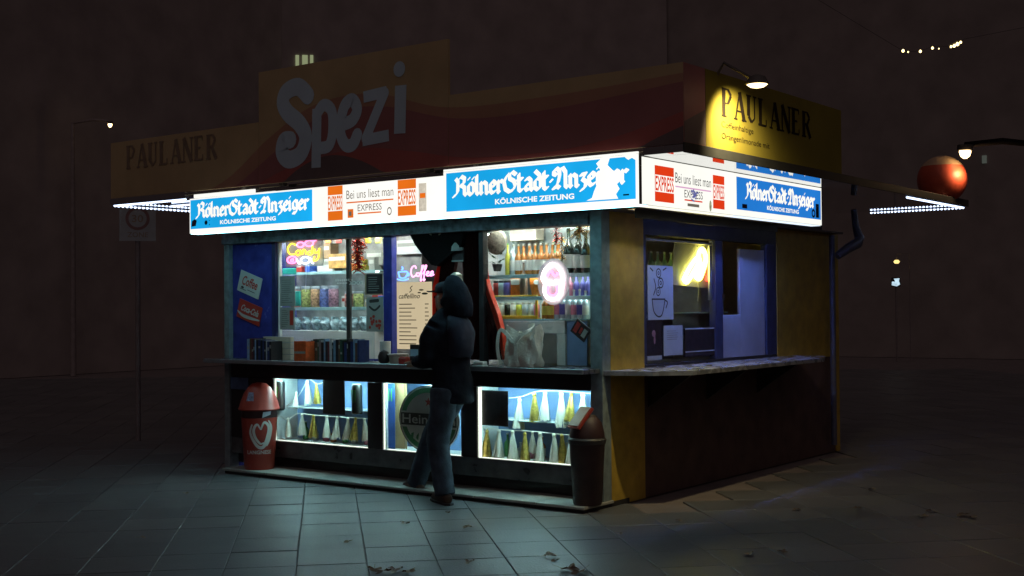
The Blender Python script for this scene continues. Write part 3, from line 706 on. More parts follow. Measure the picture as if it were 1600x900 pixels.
# ================================================================== NEON SIGNS
def neon(name, label, fr, parts, r=.009, plate=None, cable=None):
    t = thing(name, label, 'neon sign', fr.o)
    if plate:
        b = MB(); fpoly(b, fr, plate, -.022, .006); b.build('halo_plate', mat('added_halo_plate', (.8, .8, .8), .4, alpha=.42, var=.02), t)  # milky plate added behind the tubes to imitate their halo
    for nm, m, lines in parts:
        for ln in lines:
            b = MB()
            cl = ln[0] == ln[-1]
            pts = smoothline(ln, 5) if len(ln) > 2 else ln
            if cl: b.tube([fr.p(a, c, 0) for a, c in pts[:-1]], r, 6, closed=True)
            else: b.tube([fr.p(a, c, 0) for a, c in pts], r, 6)
            b.build(nm, m, t)
    if cable:
        b = MB(); b.tube([fr.p(a, c, -.01) for a, c in cable], .003, 5); b.build('cable', mat('white_cable', (.7, .7, .75), .5), t)
    return t
def circ(ca, cb, r, n=12, k=1.0): return [(ca + r * cos(2 * pi * i / n), cb + r * k * sin(2 * pi * i / n)) for i in range(n)] + [(ca + r, cb)]
N_Y = glow('neon_yellow', (1.0, .66, .05), 2.6, .03); N_P = glow('neon_pink', (1.0, .22, .50), 3.0, .03)
N_W = glow('neon_ice', (.72, .88, 1.0), 3.2, .03); N_B = glow('neon_blue', (.10, .26, 1.0), 3.2, .03)
N_LP = glow('neon_soft_pink', (1.0, .38, .80), 2.2, .03); N_HW = glow('neon_hot_white', (1.0, .80, .86), 8.0, .03)
N_YG = glow('neon_lime', (1.0, .84, .14), 15.0, .03); N_R = glow('neon_red', (1.0, .05, .03), 7.0, .03)
yN = GL - .045
p0 = FP(448, 414, yN); p1 = FP(500, 373, yN); wN, hN = p1.x - p0.x, p1.z - p0.z
def nn(a, c): return (a * wN, c * hN)
def L_(pts): return [nn(*p) for p in pts]
neon('candy_neon_sign', 'yellow and pink neon candy sign in the left window', front(p0.x, yN, p0.z), [
    ('yellow_tube', N_Y, [L_([(.28, .80), (.14, .86), (.03, .66), (.10, .44), (.24, .42)]), L_([(.36, .58), (.28, .50), (.32, .38), (.40, .42), (.41, .58), (.44, .40)]),
                          L_([(.48, .40), (.49, .58), (.56, .56), (.58, .40)]), L_([(.72, .52), (.64, .48), (.66, .38), (.75, .42), (.77, .74), (.78, .40)]),
                          L_([(.84, .60), (.86, .44), (.95, .50), (.98, .62)]), L_([(.97, .60), (.94, .22), (.80, .12), (.84, .30)])]),
    ('pink_tube', N_P, [L_(circ(.42, .80, .10)), L_(circ(.68, .84, .12)), L_(circ(.16, .20, .14)), L_([(.12, .2), (.2, .24), (.19, .14), (.11, .16)]), L_([(.52, .82), (.57, .88)]), L_([(.80, .90), (.90, .98)])]),
    ('ice_white_tube', N_W, [L_(circ(.56, .16, .13)), L_([(.30, .22), (.38, .04), (.44, .10)]), L_([(.70, .24), (.76, .06), (.80, .02)])])],
    .0075, [nn(-.06, -.08), nn(1.06, -.08), nn(1.06, 1.08), nn(-.06, 1.08)], [nn(.56, .0), nn(.56, -.5), nn(.54, -1.1)])
p0 = FP(621, 440, yN); p1 = FP(678, 414, yN); wN, hN = p1.x - p0.x, p1.z - p0.z
neon('coffee_neon_sign', 'pink neon coffee script with a blue cup beside the menu board', front(p0.x, yN, p0.z), [
    ('blue_cup_tube', N_B, [L_([(.03, .62), (.06, .30), (.12, .22), (.18, .22), (.24, .30), (.27, .62), (.03, .62)]), L_([(.0, .16), (.15, .08), (.30, .16)]), L_([(.27, .55), (.32, .50), (.31, .38), (.25, .36)]), L_([(.12, .74), (.15, .84), (.13, .95)])]),
    ('pink_script_tube', N_LP, [L_([(.52, .82), (.48, .98), (.40, .86), (.38, .50), (.43, .28), (.52, .40)]), L_(circ(.57, .42, .045, 10, 2.4)),
        L_([(.62, .44), (.70, .80), (.72, .98), (.68, .92), (.66, .40), (.64, .02), (.68, .12)]), L_([(.70, .44), (.78, .80), (.80, .98), (.76, .92), (.74, .40), (.72, .02), (.76, .12)]),
        L_([(.78, .40), (.86, .50), (.85, .60), (.81, .54), (.81, .34), (.88, .34)]), L_([(.88, .38), (.97, .50), (.96, .60), (.92, .54), (.91, .32), (1.0, .40)])])], .0065)
yI = GL - .03
p0 = FP(847, 468, yI); p1 = FP(879, 412, yI); wN, hN = p1.x - p0.x, p1.z - p0.z
neon('ice_cream_neon_sign', 'glaring white and pink neon ice cream in the right window', front(p0.x, yI, p0.z), [
    ('white_tube', N_HW, [L_([(.12, .48), (.02, .60), (.10, .78), (.30, .94), (.52, 1.0), (.74, .92), (.92, .76), (.98, .58), (.90, .46), (.70, .52), (.50, .44), (.30, .52), (.12, .48)]), L_([(.14, .44), (.12, .20), (.32, .02), (.68, .02), (.88, .20), (.88, .44)])]),
    ('pink_tube', N_P, [L_([(.28, .38), (.26, .20), (.40, .12), (.62, .12), (.74, .22), (.72, .38)]), L_([(.24, .66), (.44, .80), (.62, .66), (.78, .74)])])], .011,
    [nn(.5 + .78 * cos(2 * pi * k / 24), .5 + .66 * sin(2 * pi * k / 24)) for k in range(24)])
xF = XR - .085
p0 = SP(1066, 442, xF); p1 = SP(1106, 388, xF); wN, hN = p1.y - p0.y, p1.z - p0.z
neon('flame_neon_sign', 'blazing lime yellow and red neon shape in the side window', side(xF, p0.y, p0.z), [
    ('yellow_tube', N_YG, [L_([(.06, .10), (.18, .02), (.46, .34), (.66, .62), (.58, .72), (.30, .44), (.06, .10)]), L_([(.52, .18), (.66, .12), (.84, .44), (.92, .74), (.78, .98), (.64, .80), (.70, .50), (.52, .18)])]),
    ('red_tube', N_R, [L_([(.96, .10), (1.12, .34), (1.12, .62)])])], .019, [nn(-.35, -.05), nn(1.25, -.15), nn(1.25, 1.15), nn(-.2, 1.15)], [nn(.62, .08), nn(.66, -.2), nn(.62, -.5)])

# ================================================================== POSTERS AND PAPERS
m_paper = mat('white_paper', (.62, .62, .58), .6, var=.06); m_cream = mat('cream_paper', (.72, .62, .42), .6, var=.05)
m_ink = mat('dark_ink', (.05, .04, .035), .6); m_redp = mat('poster_red', (.55, .05, .03), .5, var=.1); m_grey = mat('grey_paper', (.38, .38, .34), .6, var=.1)
m_dkp = mat('dark_poster', (.035, .022, .022), .5, var=.4, scale=20)
def sheet(name, label, fr, w, h, m, th=.003, cat='poster', pts=None, group=None):
    t = thing(name, label, cat, fr.p(w / 2, 0), group); b = MB(); fpoly(b, fr, pts or [(0, 0), (w, 0), (w, h), (0, h)], 0, th); b.build('sheet', m, t); return t
def skewed(px, y):
    a, b_, c, d = [FP(*q, y) for q in px]        # bottom left, bottom right, top right, top left
    u = (b_ - a); L = u.length; u.normalize(); v = V((0, 0, 1)); v = (v - u * u.z); v.normalize()
    return Frame(a, u, v, (0, -1, 0)), L, (d - a).length
yP = GL - .049
fr, L, H = skewed([(371, 453), (404, 468), (410, 432), (379, 421)], yP); H *= .97
t = sheet('coffee_tin_sign', 'tilted white coffee sign on the blue panel, above the red one', fr, L, H, m_paper, .006, 'sign')
b = MB(); ftext(b, fr, 'Coffee', L * .16, H * .36, L * .70, H * .46, .0075, .02, .25); b.build('lettering', m_redp, t)
b = MB(); fdisc(b, fr, L * .22, H * .24, L * .07, .0075, 12, H * .06); frect(b, fr, L * .12, H * .14, L * .40, H * .17, .0077); frect(b, fr, L * .45, H * .20, L * .80, H * .23, .0075); b.build('cup_print', m_ink, t)
fr, L, H = skewed([(370, 494), (405, 510), (412, 478), (377, 466)], yP); H *= .98
t = sheet('cola_tin_sign', 'tilted red cola sign with white script on the blue panel', fr, L, H, m_redp, .006, 'sign')
b = MB(); ftext(b, fr, 'Coca-Cola', L * .14, H * .42, L * .76, H * .36, .0075, .03, .45); b.build('lettering', m_paper, t)
b = MB(); ribbon(b, fr, [(0.0, H * .34), (L * .25, H * .20), (L * .6, H * .22), (L * .99, H * .30)], [.012 + .02 * sin(pi * i / 18) for i in range(19)], .0075, True, False); b.build('white_swoosh', m_paper, t)
# papers on the left window
def fsheet(name, label, px0, py0, px1, py1, m, y=GL - .012, **k):
    a = FP(px0, py1, y); c = FP(px1, py0, y); f = front(a.x, y, a.z); return sheet(name, label, f, c.x - a.x, c.z - a.z, m, **k), f, c.x - a.x, c.z - a.z
def lines(t, fr, w, h, rows, m, d=.0042, x0=.12, x1=.85, b0=.1, b1=.9, name='printed_lines', th=.3):
    b = MB()
    for i in range(rows):
        z = b1 - (b1 - b0) * (i + .5) / rows; l = random.uniform(.6, 1)
        frect(b, fr, w * x0, h * (z - (b1 - b0) / rows * th / 2), w * (x0 + (x1 - x0) * l), h * (z + (b1 - b0) / rows * th / 2), d)
    return b.build(name, m, t)
t, f, w_, h_ = fsheet('notice_sheet', 'grey printed notice, the upper one beside the blue panel', 438, 431, 461, 479, m_grey, cat='paper'); lines(t, f, w_, h_, 12, mat('faint_ink', (.2, .2, .19), .6))
t, f, w_, h_ = fsheet('notice_sheet', 'pale notice with a red strip, the lower one beside the blue panel', 438, 480, 461, 515, m_grey, cat='paper'); lines(t, f, w_, h_, 9, MATS['faint_ink'], x1=.6)
b = MB(); frect(b, f, w_ * .66, h_ * .2, w_ * .9, h_ * .86, .0042); b.build('red_strip', m_redp, t)
t, f, w_, h_ = fsheet('chalk_board', 'small dark framed board high on the left window by the post', 572, 428, 598, 461, m_dkp, cat='board', th=.01)
b = MB(); frect(b, f, 0, 0, w_, h_ * .06, .011, .003); frect(b, f, 0, h_ * .065, w_ * .08, h_, .011, .003); b.build('frame', mat('worn_wood', (.4, .3, .18), .5), t); lines(t, f, w_, h_, 7, m_grey, .0125, .2, .85, .15, .9, th=.25)
t, f, w_, h_ = fsheet('berry_poster', 'grey drink poster with red fruit below the framed board', 573, 464, 599, 518, m_grey)
b = MB(); 
for k in range(16): fdisc(b, f, w_ * random.uniform(.15, .85), h_ * random.uniform(.08, .45), .014, .0042 + k * 5e-5, 9)
b.build('fruit_print', m_redp, t)
b = MB(); ribbon(b, f, [(w_ * .2, h_ * .72), (w_ * .5, h_ * .62), (w_ * .8, h_ * .74)], .02, .0045); ribbon(b, f, [(w_ * .25, h_ * .88), (w_ * .7, h_ * .9)], .03, .0046, False); b.build('dark_print', m_ink, t)
# mirrored lettering stuck inside the pane
t = thing('window_lettering', 'small white mirrored lettering stuck on the left window', 'lettering', FP(545, 442, GL))
a = FP(545, 445, GL - .008); b = MB(); f = front(a.x, GL - .008, a.z); c = FP(567, 436, GL - .008)
ftext(b, f, 'rock', 0, 0, c.x - a.x, c.z - a.z, 0, .02, 0, 0, True)
a2 = FP(524, 440, GL - .008)
for k in range(7): frect(b, f, a2.x - a.x + k * .027, .035, a2.x - a.x + k * .027 + .018, .055, 0); frect(b, f, a2.x - a.x + .02 + k * .02, .012, a2.x - a.x + .02 + k * .02 + .012, .022, 0)
b.build('letters', m_paper, t)
# menu board
t, f, w_, h_ = fsheet('menu_board', 'tall cream coffee menu board beside the red curtain', 622, 440, 675, 545, glow('menu_cream_added_glow', (.80, .66, .42), .72, .04), cat='menu', y=GL - .02, th=.012)  # brightness of the cream sheet added as emission, no lamp behind it
b = MB(); ftext(b, f, 'caffellino', w_ * .06, h_ * .755, w_ * .62, h_ * .075, .0135, .01, .3); ribbon(b, f, [(w_ * .38, h_ * .85), (w_ * .44, h_ * .88), (w_ * .40, h_ * .91), (w_ * .46, h_ * .94)], .008, .0135)
fdisc(b, f, w_ * .72, h_ * .88, w_ * .07, .0135, 12, h_ * .012); fdisc(b, f, w_ * .82, h_ * .825, w_ * .09, .0136, 12, h_ * .016); fdisc(b, f, w_ * .66, h_ * .84, w_ * .05, .0136, 10, h_ * .010); b.build('logo_print', mat('brown_ink', (.10, .06, .03), .6), t)
lines(t, f, w_, h_, 11, MATS['brown_ink'], .0135, .07, .62, .05, .70, 'menu_lines', .22); lines(t, f, w_, h_, 11, MATS['brown_ink'], .0135, .82, .94, .05, .70, 'price_lines', .22)

# side window papers
def ssheet(name, label, px0, py0, px1, py1, m, x=XR - .036, **k):
    a = SP(px0, py1, x); c = SP(px1, py0, x); f = side(x, a.y, a.z); return sheet(name, label, f, c.y - a.y, c.z - a.z, m, **k), f, c.y - a.y, c.z - a.z
m_bpap = mat('bluish_paper', (.60, .66, .72), .6, var=.06)
t, f, w_, h_ = ssheet('sundae_poster', 'pale poster with a line drawn ice cream sundae in the side window', 1012, 416, 1051, 500, m_bpap)
b = MB()
for (ca, cb, r) in ((.42, .86, .10), (.50, .68, .11), (.40, .52, .09)): fring(b, f, w_ * ca, h_ * cb, w_ * r * .75, w_ * r, .0042, 18); fring(b, f, w_ * ca, h_ * cb, w_ * r * .2, w_ * r * .4, .0042, 12)
for ln in ([(.16, .38), (.22, .16), (.38, .06), (.52, .08), (.60, .20), (.66, .38)], [(.16, .38), (.66, .38)], [(.22, .46), (.30, .6), (.24, .75)], [(.66, .36), (.76, .32), (.70, .22)], [(.6, .92), (.72, .96)], [(.2, .9), (.1, .95)]):
    ribbon(b, f, [(w_ * p, h_ * q) for p, q in ln], .012, .0045)
b.build('line_drawing', m_ink, t)
t, f, w_, h_ = ssheet('dark_flyer', 'dark flyer with a small red figure low in the side window', 1010, 500, 1034, 556, m_dkp)
b = MB(); fdisc(b, f, w_ * .45, h_ * .62, w_ * .12, .0042, 10, h_ * .10); fdisc(b, f, w_ * .5, h_ * .45, w_ * .06, .0043, 8, h_ * .14); b.build('red_figure', mat('faded_pink_print', (.5, .25, .25), .6), t)
b = MB(); frect(b, f, w_ * .05, -.04, w_ * .95, -.005, .002, .002); b.build('white_footer', m_bpap, t)
t, f, w_, h_ = ssheet('price_sheet', 'blank looking pale sheet between two dark posters in the side window', 1037, 508, 1066, 556, m_bpap, cat='paper'); lines(t, f, w_, h_, 5, mat('pale_ink', (.42, .42, .45), .6), .0042, .15, .8, .5, .85)
t, f, w_, h_ = ssheet('long_dark_board', 'wide dark board standing in the side window on the shelf', 1069, 512, 1119, 558, m_dkp, cat='board', th=.012)
b = MB(); frect(b, f, 0, h_ * .16, w_, h_ * .20, .013); frect(b, f, 0, h_ * .97, w_, h_ * 1.02, .013); b.build('pale_edge', m_bpap, t)

# ================================================================== BEHIND THE SIDE WINDOW
for k, (yy0, yy1, z) in enumerate(((SP(1012, 408, XR - .25).y, SP(1080, 410, XR - .25).y + .2, 1.80), (SP(1012, 478, XR - .25).y, SP(1118, 478, XR - .25).y, 1.50))):
    s = kb('glass_shelf', (XR - .42, yy0, z), (XR - .12, yy1, z + .012), mat('shelf_glass_green', (.35, .5, .42), .15, var=.1)); 
kb('side_cupboard', (XR - .75, ysA + .1, 1.09), (XR - .45, sy(1119), 1.46), mat('dim_cupboard', (.16, .17, .22), .5))
SIDE_GOODS = True
kb('coffee_machine', (XR - .6, sy(1132), 1.30), (XR - .25, sy(1160), 1.95), mat('machine_grey', (.28, .30, .36), .35, metal=.4, var=.2), .02)
for k in range(4):
    MB().lathe([(.016, 0), (.018, .05), (.012, .055)], 10, (XR - .20, sy(1146) + k * .06, 1.62)).build('machine_knob', m_edge, kio)

# ================================================================== BOTTLES, JARS AND GOODS
ORD = ['first', 'second', 'third', 'fourth', 'fifth', 'sixth', 'seventh', 'eighth', 'ninth', 'tenth', 'eleventh', 'twelfth', 'thirteenth', 'fourteenth', 'fifteenth', 'sixteenth', 'seventeenth', 'eighteenth', 'nineteenth', 'twentieth', 'twenty-first', 'twenty-second', 'twenty-third']
m_lab = mat('bottle_label', (.75, .73, .68), .55, var=.06); m_cap = mat('bottle_cap', (.6, .58, .5), .3, metal=.7)
def bottle(label, pos, h, r, gm, cat='bottle', lm=None, neck=.32, group=None, capm=None, lz=(.14, .48), name='bottle'):
    t = thing(name, label, cat, pos, group); x, y, z = pos
    b = MB().lathe([(r * .9, 0), (r, h * .03), (r, h * (1 - neck - .12)), (r * .75, h * (1 - neck - .03)), (r * .36, h * (1 - neck + .04)), (r * .32, h * .93), (r * .38, h * .935), (r * .38, h * .95)], 10, (0, 0, 0)); b.build('glass', gm, t, True, True)
    MB().lathe([(r * .40, h * .952), (r * .40, h), (r * .30, h + .003)], 8).build('cap', capm or m_cap, t, False, True)
    if lm: MB().lathe([(r * 1.02, h * lz[0]), (r * 1.02, h * lz[1])], 10, cap=False).build('label_band', lm, t, True, True)
    return t
def jar(label, pos, h, r, gm, lid, group=None, name='jar', cat='jar', lm=None):
    t = thing(name, label, cat, pos, group)
    MB().lathe([(r * .92, 0), (r, h * .06), (r, h * .8), (r * .85, h * .86)], 12).build('body', gm, t, True, True)
    MB().lathe([(r * .9, h * .862), (r * .95, h * .90), (r * .93, h * .99), (r * .6, h)], 12).build('lid', lid, t, True, True)
    if lm: MB().lathe([(r * 1.015, h * .2), (r * 1.015, h * .65)], 12, cap=False).build('label_band', lm, t, True, True)
    return t
g_amb = mat('amber_glass', (.50, .17, .03), .15, var=.3, spec=.8); g_dk = mat('dark_wine_glass', (.02, .028, .02), .12, spec=.8)
g_grn = mat('green_glass', (.06, .30, .08), .15, var=.2, spec=.8); g_clr = mat('clear_glass_goods', (.55, .62, .66), .12, var=.15, spec=.9)
g_yel = mat('yellow_drink', (.72, .66, .10), .2); g_org = mat('orange_pack', (.75, .20, .03), .4, var=.3, scale=30); g_pnk = mat('pink_drink', (.75, .25, .35), .2)
g_vio = mat('violet_goods', (.14, .12, .42), .3, var=.3); g_red = mat('red_pack', (.48, .05, .04), .4, var=.3, scale=25); g_bl = mat('blue_cap', (.06, .14, .55), .4)
yB = .55                                                     # depth of the bottle shelves in the right window
sx0, sx1 = X(761, yB), XR - .13
zsh = [FP(905, 427, yB).z, FP(850, 463, yB).z, FP(850, 498, yB).z]
m_sg = mat('shelf_glass_teal', (.35, .55, .58), .12, var=.08)
shf = thing('bottle_rack', 'white and teal glass shelf rack filling the right window', 'shelf', (sx0, yB, 1.09))
MB().box((sx0, yB + .16, 1.09), (sx1, yB + .18, 2.28)).build('back_panel', mat('rack_back', (.62, .66, .66), .5, var=.2, scale=5), shf)
for z in zsh: MB().box((sx0, yB - .09, z - .014), (sx1, yB + .158, z), .002).build('shelf_board', m_sg, shf)
m_shl = glow('added_shelf_glow', (.80, 1.0, .97), 18.0, .05, 20)  # strips added under the boards to brighten the bottles
for z in (zsh[0], zsh[1], 2.27):
    MB().box((sx0 + .02, yB - .060, z - .024), (sx1 - .02, yB - .040, z - .0145), .001).build('added_shelf_light', m_shl, shf)
    MB().box((sx0, yB - .095, z - .032), (sx1, yB - .0905, z - .0005), .001).build('added_shelf_lip', m_sg, shf)  # lip added to hide the added strip
MB().box((sx0, yB - .10, zsh[2] - .12), (X(892, yB), yB - .085, zsh[2] - .018), .003).build('shelf_apron', m_white, shf)
MB().box((X(880, yB), yB - .10, 1.09), (X(893, yB), yB - .06, zsh[2] - .125), .003).build('shelf_leg', m_white, shf)
MB().box((X(893, yB) + .002, yB - .08, 1.09), (X(925, yB), yB - .06, zsh[2] - .02), .003).build('blue_end_panel', m_case, shf)
G = 'bottles on the rack in the right window'
xs = [X(p, yB) for p in (806, 814, 822, 831, 840, 849, 858, 867, 875)]
for i, x_ in enumerate(xs): bottle('%s bottle with a white label, %s from the left on the upper shelf' % (('clear' if i == 0 else 'amber'), ORD[i]), (x_, yB - .03, zsh[0]), .255, .032, g_clr if i == 0 else g_amb, lm=m_lab, group=G)
bottle('slim yellow green bottle left of the amber bottles on the upper shelf', (X(798, yB), yB - .04, zsh[0]), .27, .022, g_yel, group=G, capm=g_grn)
for i, (px, hh) in enumerate(((893, .37), (908, .36), (920, .34))):
    bottle('dark wine bottle with a pale label, %s of three at the corner post' % ('left', 'middle', 'right')[i], (X(px, yB), yB - .04, zsh[0]), hh, .046, g_dk, lm=m_lab, group=G, capm=(g_dk, mat('green_foil', (.05, .4, .15), .3, metal=.5), g_dk)[i], lz=(.12, .42))
for i, px in enumerate((779, 787, 795)): jar('dark round jar %s of three above the yellow crate' % ('left', 'middle', 'right')[i], (X(px, yB), yB - .02, zsh[1]), .14, .035, (g_red, g_clr, g_vio)[i], m_dark, G)
t = thing('snack_carton', 'orange patterned carton on the middle shelf by the neon', 'carton', (X(811, yB), yB, zsh[1]))
MB().box((X(803, yB), yB - .05, zsh[1]), (X(818, yB), yB + .05, zsh[1] + .17), .003).build('box', g_org, t); MB().box((X(803, yB) + .006, yB - .052, zsh[1] + .10), (X(818, yB) - .006, yB - .0505, zsh[1] + .15)).build('print', m_lab, t)
bottle('tall brown bottle between the carton and the orange balloon print', (X(824, yB), yB - .05, zsh[1]), .30, .034, mat('brown_bottle', (.20, .13, .09), .3), group=G, neck=.36)
t = thing('snack_bag', 'bright orange snack bag behind the ice cream neon', 'bag', (X(841, yB), yB, zsh[1]))
pf = [(0, .0), (.04, .012), (.10, .045), (.16, .05), (.20, .03), (.215, .004)]
b = MB(); x0_, x1_ = X(831, yB), X(853, yB)
for i in range(len(pf) - 1):
    (za_, ta), (zb_, tb) = pf[i], pf[i + 1]
    for sg in (-1, 1): b.quad((x0_, yB + sg * ta * .6, zsh[1] + za_), (x1_, yB + sg * ta * .6, zsh[1] + za_), (x1_, yB + sg * tb * .6, zsh[1] + zb_), (x0_, yB + sg * tb * .6, zsh[1] + zb_))
b.build('pouch', g_org, t, True); b = MB(); fdisc(b, front(0, yB - .034, 0), (x0_ + x1_) / 2, zsh[1] + .12, .03, .001, 14, .02); b.build('print', m_lab, t)
for i, px in enumerate((884, 893, 903, 913, 921)): bottle('small coloured bottle, %s from the left on the middle shelf by the post' % ORD[i], (X(px, yB), yB - .02, zsh[1]), .17, .026, (g_pnk, g_vio)[i > 1], group=G, capm=g_bl)  # pink and violet are the base colours of the bottles
# yellow crate with small bottles
cr = thing('yellow_crate', 'yellow framed crate of small jars on the lower shelf', 'crate', (X(815, yB), yB, zsh[2])); ca, cb = X(779, yB), X(849, yB)
m_yf = mat('yellow_crate_frame', (.78, .46, .03), .4)
z0, z1 = zsh[2], zsh[2] + .20
for nm, lo, hi in (('rail', (ca, yB - .09, z0), (cb, yB - .075, z0 + .028)), ('rail', (ca, yB - .09, z1 - .028), (cb, yB - .075, z1)), ('upright', (ca, yB - .089, z0 + .03), (ca + .018, yB - .075, z1 - .03)), ('upright', (cb - .022, yB - .089, z0 + .03), (cb, yB - .075, z1 - .03)), ('base', (ca, yB - .073, z0), (cb, yB + .10, z0 + .008))):
    MB().box(lo, hi, .002).build(nm, m_yf, cr)
for i in range(7):
    jar('small %s jar, %s from the left inside the yellow crate' % (('white', 'dark', 'white', 'yellow', 'grey', 'grey', 'pink')[i], ORD[i]), (ca + .055 + i * .062, yB - .03, z0 + .0085), .13, .026, (m_lab, g_dk, m_lab, g_yel, g_clr, g_clr, g_pnk)[i], m_cap, 'jars in the yellow crate')
for i, px in enumerate((857, 866)): bottle('%s amber bottle glowing under the ice cream neon' % ('left', 'right')[i], (X(px, yB), yB - .04, zsh[2]), .22, .034, g_amb, lm=mat('yellow_label', (.8, .6, .1), .5), group=G)
for i, px in enumerate((876, 884, 893, 902, 911, 920)): bottle('clear spirit bottle, %s from the left on the lower shelf by the post' % ORD[i], (X(px, yB), yB - .05, zsh[2]), random.uniform(.22, .27), .027, g_clr, lm=(g_pnk, g_vio, m_lab)[i % 3], group=G)
# things high up behind the right pane
t = thing('hanging_disc', 'round grey brown woven disc hanging high beside the dark post', 'decoration', FP(776, 378, yB - .1))
b = MB(); f = front(0, yB - .1, 0); c = FP(776, 378, yB - .1); b.lathe([(.105, -.012), (.11, 0), (.10, .012), (.04, .018)], 24, c, (0, -1, 0)); b.build('disc', mat('woven_brown', (.26, .22, .17), .7, var=.5, scale=50, bump=.4), t)
MB().tube([c + V((0, 0, .11)), V((c.x, c.y, 2.28))], .003, 5).build('string', m_dark, t)
t = thing('green_bottle_plant', 'dark green leafy plant below the hanging disc', 'plant', FP(776, 425, yB)); c = FP(777, 424, yB - .02)
MB().lathe([(.03, 0), (.045, .06), (.04, .062)], 10, c).build('pot', m_dark, t)
b = MB()
for k in range(46):
    a = random.uniform(0, 2 * pi); q = c + V((cos(a) * random.uniform(.0, .075), sin(a) * random.uniform(0, .05), random.uniform(.06, .20))); d = V((cos(a), sin(a), random.uniform(-.3, .8))).normalized(); s_ = d.cross(V((0, 0, 1))).normalized() * .012
    b.add([q, q + d * .02 + s_, q + d * .05, q + d * .02 - s_], [(0, 1, 2, 3)])
tag(b.build('leaves', mat('plant_green', (.04, .10, .035), .5), t), kind='stuff')
t = thing('snack_box', 'pale cardboard display box high in the right window', 'box', FP(830, 380, yB)); 
MB().box((X(797, yB), yB, zsh[0] + .29), (X(838, yB), yB + .12, zsh[0] + .42), .004).build('box', mat('pale_card', (.62, .52, .42), .6, var=.3, scale=12), t)
MB().box((X(797, yB), yB - .003, zsh[0] + .42), (X(838, yB), yB + .12, zsh[0] + .47), .004).build('orange_header', g_org, t)
def tinsel(label, top, length, r, m, n=160):
    t = thing('tinsel_garland', label, 'garland', top, 'tinsel garlands inside the windows'); b = MB(); c = V(top)
    for k in range(n):
        z = random.uniform(0, length); a = random.uniform(0, 2 * pi); rr = r * random.uniform(.3, 1) * (1 - .12 * z / length)
        p = c + V((0, 0, -z)); d = V((cos(a), sin(a), random.uniform(-.8, .3))) * rr; s_ = V((-sin(a), cos(a), random.uniform(-.5, .5))) * .004
        b.add([p - s_, p + s_, p + d + s_, p + d - s_], [(0, 1, 2, 3)])
    tag(b.build('foil_strands', m, t), kind='stuff'); MB().tube([c + V((0, 0, .02)), c - V((0, 0, length))], .004, 5).build('cord', m_dark, t)
m_tr = mat('red_foil', (.70, .08, .04), .25, metal=.7, var=.4, scale=60); m_tg = mat('gold_red_foil', (.72, .42, .12), .25, metal=.7, var=.4, scale=60)
tinsel('red tinsel garland hanging in the middle of the left window', FP(559, 362, GL + .12), .36, .11, m_tr, 700)
tinsel('red foil garland high above the wine bottles', FP(869, 350, GL + .08), .16, .06, m_tr, 120)
tinsel('thin gold and brown tinsel hanging left of the wine bottles', FP(878, 370, GL + .10), .33, .05, m_tg, 150)
tinsel('gold tinsel bunched under the header above the wine bottles', FP(905, 352, GL + .06), .06, .13, m_tg, 130)
tinsel('dark gold tinsel heap under the header beside the black flap', FP(612, 356, GL + .06), .07, .10, mat('dull_gold_foil', (.25, .20, .10), .3, metal=.6), 100)

# left window: shelves with candy
yL = .82
sh = thing('candy_shelf', 'glass and white shelf unit with candy behind the left window', 'shelf', (X(440, yL), yL, 1.09))
l0, l1 = X(455, yL), X(600, yL)
zl = [FP(500, 480, yL).z, FP(500, 513, yL).z, FP(500, 425, yL).z]
for z in zl[:1] + zl[2:]: MB().box((l0, yL - .12, z - .012), (X(601, yL), yL + .16, z), .002).build('shelf_board', m_sg, sh)
for z in (zl[0], zl[2]):
    MB().box((l0 + .02, yL - .085, z - .022), (X(600, yL), yL - .065, z - .0125), .001).build('added_shelf_light', glow('added_shelf_glow_left', (.78, 1.0, 1.0), 15.0, .05, 20), sh)  # strip added to brighten the goods on the candy shelf
    MB().box((l0, yL - .125, z - .030), (X(601, yL), yL - .1205, z - .0005), .001).build('added_shelf_lip', m_sg, sh)  # lip added in front so the strip stays out of view
MB().box((l0 - .1, yL - .14, 1.09), (X(601, yL), yL + .16, zl[1] - .02), .004).build('white_base', m_white, sh)
MB().box((l0 - .1, yL + .165, 1.09), (X(640, yL), yL + .18, 2.28)).build('back_panel', mat('dim_back', (.34, .33, .32), .5, var=.5, scale=6), sh)
cand = [mat('candy_mix_%d' % i, c, .35, var=.8, scale=45) for i, c in enumerate([(.35, .16, .14), (.30, .34, .12), (.50, .30, .16), (.10, .14, .34), (.30, .16, .22)])]
for i, px in enumerate((467, 484, 499, 513, 527, 552, 566)):
    jar('clear candy jar, %s from the left on the middle shelf of the left window' % ORD[i], (X(px, yL), yL - .05, zl[0]), .21 if i < 5 else .15, .052, cand[i % 5], mat('pale_jar_lid', (.42, .48, .55), .4), 'candy jars in the left window', 'candy_jar')
m_bag = mat('clear_candy_bag', (.38, .50, .55), .2, var=.8, scale=25, bump=.5, bscale=30)
for i in range(9):
    t = thing('candy_bag', 'shiny cellophane candy bag, %s from the left on the bottom shelf' % ORD[i], 'bag', (X(470 + i * 15, yL), yL - .06, zl[1] - .018), 'cellophane bags on the bottom candy shelf')
    b = MB(); b.lathe([(.035, 0), (.055, .03), (.054, .065), (.045, .09), (.03, .11), (.034, .125)], 9); b.v = [p + V((random.uniform(-.012, .012), random.uniform(-.012, .012), random.uniform(-.006, .012))) for p in b.v]; b.build('pouch', m_bag, t, True, True)
